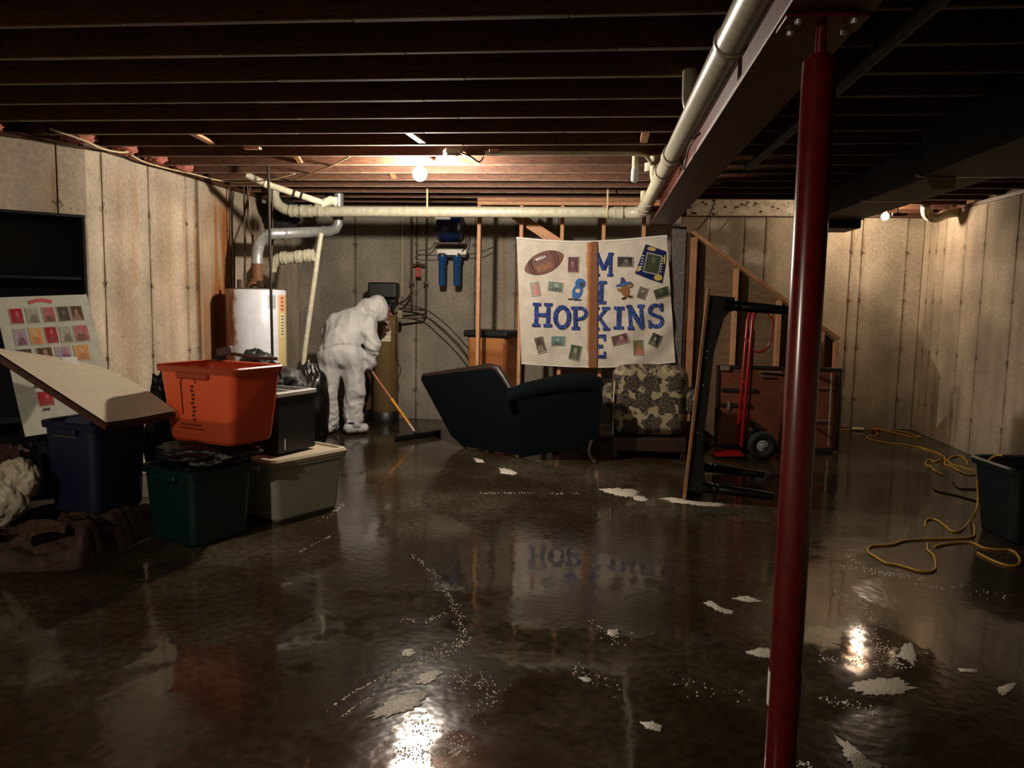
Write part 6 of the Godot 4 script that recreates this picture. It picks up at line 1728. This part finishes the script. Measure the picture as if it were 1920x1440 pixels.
func build_person() -> void:
	var p := thing("person", "person in white hooded coveralls bending over a squeegee", "person", V(-2.66, 0, -8.08))
	var bones := []
	var hipL := V(-2.80, 0.80, -8.06)
	var hipR := V(-2.58, 0.80, -8.10)
	var kneeL := V(-2.825, 0.44, -8.03)
	var kneeR := V(-2.55, 0.45, -8.10)
	var ankL := V(-2.815, 0.13, -8.06)
	var ankR := V(-2.565, 0.13, -8.08)
	var pel := V(-2.69, 0.86, -8.08)
	var waist := V(-2.685, 0.98, -8.11)
	var chest := V(-2.64, 1.14, -8.20)
	var neck := V(-2.53, 1.25, -8.30)
	var head := V(-2.405, 1.315, -8.34)
	var shL := V(-2.80, 1.16, -8.24)
	var shR := V(-2.44, 1.16, -8.17)
	var elL := V(-2.895, 1.05, -8.28)
	var haL := V(-2.66, 0.93, -8.36)
	var elR := V(-2.372, 0.93, -8.13)
	var haR := V(-2.41, 0.73, -8.14)
	# trunk
	bones.append([V(-2.77, 0.85, -8.07), V(-2.61, 0.85, -8.09), 0.155, 0.155])
	bones.append([pel, waist, 0.17, 0.165])
	bones.append([V(-2.74, 0.98, -8.1), V(-2.76, 1.13, -8.2), 0.13, 0.12])
	bones.append([V(-2.62, 0.98, -8.11), V(-2.53, 1.13, -8.18), 0.13, 0.12])
	bones.append([waist, chest, 0.165, 0.155])
	bones.append([chest, neck, 0.13, 0.09])
	bones.append([shL, shR, 0.085, 0.085])
	# hood
	bones.append([neck, head, 0.095, 0.115])
	bones.append([V(-2.47, 1.325, -8.32), V(-2.39, 1.335, -8.35), 0.10, 0.10])
	bones.append([V(-2.375, 1.365, -8.36), V(-2.36, 1.245, -8.36), 0.075, 0.08])
	# arms with loose sleeves
	bones.append([shL, elL, 0.085, 0.068])
	bones.append([elL, haL, 0.066, 0.05])
	bones.append([shR, elR, 0.09, 0.08])
	bones.append([elR, V(-2.40, 0.735, -8.18), 0.08, 0.06])
	# legs with baggy trousers
	bones.append([hipL, kneeL, 0.125, 0.098])
	bones.append([kneeL, ankL, 0.096, 0.092])
	bones.append([hipR, kneeR, 0.13, 0.10])
	bones.append([kneeR, ankR, 0.10, 0.096])
	var f := noise(3.2, 501, 2)
	var g := noise(7.0, 502, 2)
	var fold := func(q: Vector3) -> float:
		var low := smoothstep(0.55, 0.1, q.y)
		var k := 0.012 * f.get_noise_3dv(q) - 0.034 * (0.3 - absf(g.get_noise_3dv(q * V(0.6, 0.32, 0.6) + V(0, q.x * 0.3, 0)))) + 0.006 * g.get_noise_3dv(q * V(1, 0.7, 1))
		k += low * 0.006 * sin(q.y * 80.0 + 5.0 * f.get_noise_3dv(q * 1.7) + 7.0 * sin(q.x * 10.0 + q.z * 13.0))          # stacked cuffs
		k += 0.010 * exp(-pow((q.y - 0.905 - 0.04 * sin(q.x * 9.0)) / 0.016, 2.0))       # elastic waist
		k += 0.007 * sin(q.y * 48.0 + q.x * 40.0) * smoothstep(-2.5, -2.42, q.x) * smoothstep(1.15, 0.95, q.y)
		return k
	var suit := MB.new()
	field_mesh(suit, bones, 0.0115, 0.045, fold)
	var sm := grime(mat(Color(0.73, 0.725, 0.715), 0.6), 3, 0.92, 503)
	objw("coveralls", suit, sm, p)
	# face inside the hood opening, turned to the right
	var hd := MB.new()
	var fc := V(-2.335, 1.295, -8.375)
	field_mesh(hd, [[V(-2.38, 1.305, -8.355), fc, 0.085, 0.075], [fc + V(0.03, -0.05, -0.012), fc + V(0.035, -0.07, -0.015), 0.045, 0.04], [fc + V(0.065, -0.02, -0.03), fc + V(0.088, -0.04, -0.04), 0.012, 0.016], [fc + V(0.06, 0.02, -0.045), fc + V(0.06, 0.02, -0.02), 0.02, 0.02]], 0.007, 0.02)
	objw("face", hd, mat(Color(0.50, 0.31, 0.25), 0.6), p)
	for s in [-1, 1]: objw("eye", MB.new().blob(fc + V(0.066, 0.0, -0.03 + s * 0.026), V(0.012, 0.009, 0.012), f, 0.0, -99.0, 10, 8), mat(Color(0.12, 0.1, 0.09), 0.2), p)
	objw("mouth", MB.new().tube([fc + V(0.07, -0.075, -0.045), fc + V(0.078, -0.077, -0.03), fc + V(0.07, -0.075, -0.012)], 0.005, 6), mat(Color(0.42, 0.18, 0.16), 0.6), p)
	objw("hood_rim", MB.new().tube(ring_pts(V(-2.335, 1.297, -8.372), V(0.93, -0.2, -0.3), 0.10, 24), 0.012, 8, false), sm, p)
	# shoe covers and dark bands
	var sh := MB.new()
	field_mesh(sh, [[V(-2.815, 0.075, -8.0), V(-2.80, 0.06, -8.17), 0.062, 0.05], [V(-2.815, 0.1, -8.05), V(-2.815, 0.15, -8.06), 0.07, 0.075]], 0.01, 0.03, func(q: Vector3) -> float: return 0.005 * g.get_noise_3dv(q * 2.0) + maxf(0.0, (0.012 - q.y)) * 3.0)
	objw("shoe_cover", sh, sm, p)
	var sh2 := MB.new()
	field_mesh(sh2, [[V(-2.59, 0.075, -8.03), V(-2.46, 0.06, -8.13), 0.062, 0.05], [V(-2.565, 0.1, -8.07), V(-2.565, 0.15, -8.08), 0.07, 0.075]], 0.01, 0.03, func(q: Vector3) -> float: return 0.005 * g.get_noise_3dv(q * 2.0) + maxf(0.0, (0.012 - q.y)) * 3.0)
	objw("shoe_cover", sh2, sm, p)
	for c in [V(-2.815, 0.135, -8.055), V(-2.565, 0.135, -8.075)]:
		objw("ankle_band", MB.new().tube(ring_pts(c, V(0.1, 1, 0.05), 0.082, 24), 0.011, 8, false), mat(Color(0.04, 0.06, 0.16), 0.6), p)
	# gloved hands: fingers closed round the handle
	var gl := mat(Color(0.03, 0.028, 0.028), 0.5)
	for hnd in [[V(-2.40, 0.668, -8.19), V(0.62, -0.75, 0.2)], [V(-2.60, 0.90, -8.345), V(0.62, -0.75, 0.2)]]:
		var c: Vector3 = hnd[0]
		var ax: Vector3 = hnd[1].normalized()
		var ox := ax.cross(V(0, 0, 1)).normalized()
		var oz := ax.cross(ox)
		var bs := []
		var wr: Vector3 = c - ox * -0.03 + V(0, 0.06, 0)
		bs.append([wr, c + oz * 0.028 + V(0, 0.01, 0), 0.03, 0.032])
		bs.append([c + oz * 0.03 - ax * 0.03, c + oz * 0.03 + ax * 0.035, 0.022, 0.02])
		for i in 4:
			var fo: Vector3 = c + ax * (-0.036 + 0.024 * i) + oz * 0.026
			var r := 0.0095 - 0.0006 * i
			var ln := [0.9, 1.05, 1.0, 0.8]
			var pts := [fo]
			for s in range(1, 4):
				var a: float = s * 1.15 * ln[i]
				pts.append(c + ax * (-0.036 + 0.024 * i) + (oz * cos(a) + ox * sin(a)) * 0.026)
			for s in 3: bs.append([pts[s], pts[s + 1], r, r * 0.93])
		bs.append([c + oz * 0.028 - ax * 0.035, c - ox * 0.022 - ax * 0.03, 0.012, 0.0105])
		bs.append([c - ox * 0.022 - ax * 0.03, c - ox * 0.026 - oz * 0.012 - ax * 0.005, 0.0105, 0.009])
		var hb := MB.new()
		field_mesh(hb, bs, 0.0045, 0.006)
		objw("gloved_hand", hb, gl, p)
	# squeegee
	var q := thing("floor_squeegee", "black floor squeegee with pink and yellow handle held by person", "squeegee", V(-1.85, 0, -7.98))
	var a := V(-2.66, 0.955, -8.455)
	var h0 := V(-2.40, 0.668, -8.19)
	var tip := V(-1.87, 0.055, -7.98)
	var dirn := (tip - h0).normalized()
	var p0 := h0 - dirn * 0.32
	var m1 := h0.lerp(tip, 0.46)
	var m2 := h0.lerp(tip, 0.85)
	objw("upper_handle", MB.new().tube([p0, m1], 0.0125, 12), mat(Color(0.60, 0.34, 0.24), 0.5), q)
	objw("lower_handle", MB.new().tube([m1, m2], 0.0165, 12), mat(Color(0.72, 0.48, 0.10), 0.5), q)
	objw("ferrule", MB.new().tube([m2, tip], 0.0125, 12), mat(Color(0.70, 0.62, 0.5), 0.45), q)
	var e0 := V(-2.02, 0.035, -7.72)
	var e1 := V(-1.66, 0.035, -8.22)
	objw("head", MB.new().bar(e0, e1, 0.03, 0.045, Vector3.UP, 0.006), M.black, q)
	objw("blade", MB.new().bar(e0 + V(0, -0.03, 0), e1 + V(0, -0.03, 0), 0.006, 0.03), M.rubber, q)
	objw("bracket", MB.new().rbox(tip + V(0.01, -0.0, 0), V(0.06, 0.05, 0.06), 0.015), M.black, q)

func ring_pts(c: Vector3, ax: Vector3, r: float, n: int) -> Array:
	var y := ax.normalized()
	var x := y.cross(V(0, 0, 1) if absf(y.z) < 0.9 else Vector3.RIGHT).normalized()
	var z := x.cross(y)
	var l := []
	for i in n + 1: l.append(c + (x * cos(TAU * i / n) + z * sin(TAU * i / n)) * r)
	return l

func build_floor_things() -> void:
	var ym := mat(Color(0.62, 0.47, 0.13), 0.5)
	var c1 := thing("extension_cord", "yellow extension cord lying along the right wall", "cord", CORD_A[0])
	objw("run", MB.new().tube(smooth(CORD_A), 0.008, 6), ym, c1)
	objw("run", MB.new().tube(smooth(CORD_B), 0.008, 6), ym, c1)
	objw("plug", MB.new().rbox(V(3.15, 0.03, -9.45), V(0.09, 0.05, 0.06), 0.02, Basis(V(0, 1, 0), 0.5)), mat(Color(0.60, 0.30, 0.08), 0.5), c1)
	objw("socket_end", MB.new().rbox(V(2.98, 0.02, -9.54), V(0.14, 0.035, 0.05), 0.014), M.cable, c1)
	var c2 := thing("extension_cord", "yellow extension cord looping out of the dark green bin", "cord", CORD_C[0])
	for q in [CORD_C, CORD_D, CORD_E]: objw("run", MB.new().tube(smooth(q), 0.0075, 6), ym, c2)
	var c3 := thing("dark_cord", "muddy brown cord tangle beside the dark green bin", "cord", CORD_F[0])
	for q in [CORD_F, CORD_G]: objw("run", MB.new().tube(smooth(q), 0.008, 6), mat(Color(0.25, 0.17, 0.08), 0.6), c3)
	# bin at the right edge
	var bm := mat(Color(0.012, 0.06, 0.055), 0.45)
	var bn := thing("waste_bin", "dark green plastic bin at the right edge", "bin", V(2.78, 0, -5.30), 0.12)
	obj("body", MB.new().loft([MB.rr(0.02, 0.02, 0.005, 0.005), MB.rr(0.5, 0.36, 0.05, 0.0), MB.rr(0.52, 0.38, 0.06, 0.02), MB.rr(0.62, 0.46, 0.07, 0.45), MB.rr(0.60, 0.44, 0.065, 0.45), MB.rr(0.5, 0.36, 0.05, 0.03), MB.rr(0.02, 0.02, 0.005, 0.025)]), bm, bn)
	obj("rim", MB.new().loft([MB.rr(0.60, 0.44, 0.065, 0.44), MB.rr(0.66, 0.50, 0.08, 0.44), MB.rr(0.67, 0.51, 0.08, 0.475), MB.rr(0.64, 0.48, 0.07, 0.485), MB.rr(0.60, 0.44, 0.065, 0.475)]), bm, bn)
	obj("scrap_inside", MB.new().box(V(-0.24, 0.44, 0.12), V(0.12, 0.01, 0.08), Basis(V(0, 0, 1), -0.3)), mat(Color(0.42, 0.36, 0.26), 0.8), bn)
	# patches of foam and scum on the water
	var fmt := grime(mat(Color(0.86, 0.83, 0.76), 0.7), 9, 0.7, 601)
	fmt.roughness = 0.3
	var fi := Image.create(128, 128, false, Image.FORMAT_RGB8)
	var fnz := noise(0.12, 604, 3)
	for y in 128:
		for x in 128:
			var k := 0.5 + 0.5 * fnz.get_noise_2d(x, y)
			fi.set_pixel(x, y, Color(k, k, k))
	fi.bump_map_to_normal_map(4.0)
	fmt.normal_enabled = true
	fmt.normal_texture = tex(fi)
	fmt.normal_scale = 1.0
	var rng := RandomNumberGenerator.new()
	rng.seed = 602
	var names := ["white foam patch in front of the floral armchair", "small foam patch beside the one before the floral armchair", "pale scrap of soaked paper nearest the viewer", "large foam patch beneath the mirrored corner bulb", "large foam patch left of the mirrored main bulb", "foam fleck just behind the large patch left of centre", "foam strip touching the red post on its left", "foam strip left of the red post, lower one", "foam strip left of the red post, upper one", "ragged foam patch right of the mirrored corner bulb", "small foam patch near the lower middle edge", "scum strip at the foot of the green table", "foam patch at the lower right edge", "foam fleck under the green armchair", "tiny foam fleck left of the green armchair's foot", "thin foam streak at the lower right", "small foam dot left of the table's reflection", "small foam streak in the lower middle", "foam dot behind the large patch left of centre"]
	var n2 := noise(1.6, 603, 3)
	for i in FOAM.size():
		var src: PackedVector2Array = FOAM[i]
		# ragged outline
		var pl := PackedVector2Array()
		var ctr := Vector2()
		for q in src: ctr += q
		ctr /= src.size()
		for k in src.size():
			var a := src[k]
			var b := src[(k + 1) % src.size()]
			for s in 9:
				var p := a.lerp(b, s / 9.0)
				var d := (p - ctr)
				pl.append(ctr + d * (1.0 + 0.38 * n2.get_noise_2d(p.x * 22.0, p.y * 22.0)))
		var mb := MB.new()
		var t := Geometry2D.triangulate_polygon(pl)
		if t.size() == 0:
			pl = src
			t = Geometry2D.triangulate_polygon(pl)
		var st := 0
		for q in pl: mb.vert(V(q.x, 0.003, q.y), (Vector3.UP + V(q.x - ctr.x, 0, q.y - ctr.y).normalized() * 0.35).normalized(), q * 4.0)
		for k in range(0, t.size(), 3): mb.tri(t[k], t[k + 1], t[k + 2])
		for k in pl.size():
			var a := pl[k]
			var b := pl[(k + 1) % pl.size()]
			var nn := V(b.y - a.y, 0, a.x - b.x).normalized()
			if nn.dot(V(a.x - ctr.x, 0, a.y - ctr.y)) < 0: nn = -nn
			mb.flat4(V(a.x, 0.003, a.y), V(b.x, 0.003, b.y), V(b.x, 0.0002, b.y), V(a.x, 0.0002, a.y), nn)
		var paper := i == 2
		tag(obj("paper_scrap" if paper else "foam_patch", mb, fmt), names[i], "paper" if paper else "foam", "" if paper else "foam floating on the wet floor")
	# uncountable bubbles along the wave lines
	var bub := MB.new()
	for e in STREAKS:
		var path: PackedVector2Array = e[0]
		for k in e[1]:
			var t := rng.randf() * (path.size() - 1)
			var i := mini(int(t), path.size() - 2)
			var p := path[i].lerp(path[i + 1], t - i) + Vector2(rng.randfn() * e[2] * 0.5, rng.randfn() * e[3] * 0.5)
			var r := rng.randf_range(0.0014, 0.004)
			bub.lathe([Vector2(r, 0.0), Vector2(r * 0.92, r * 0.4), Vector2(r * 0.7, r * 0.72), Vector2(r * 0.38, r * 0.93), Vector2(0.0001, r)], Transform3D(Basis(), V(p.x, 0.0, p.y)), 8)
	var bmat := mat(Color(0.92, 0.90, 0.85), 0.12)
	tag(obj("water_bubbles", bub, bmat), "fine glinting bubbles scattered over the wet floor", "bubbles", "", "stuff")
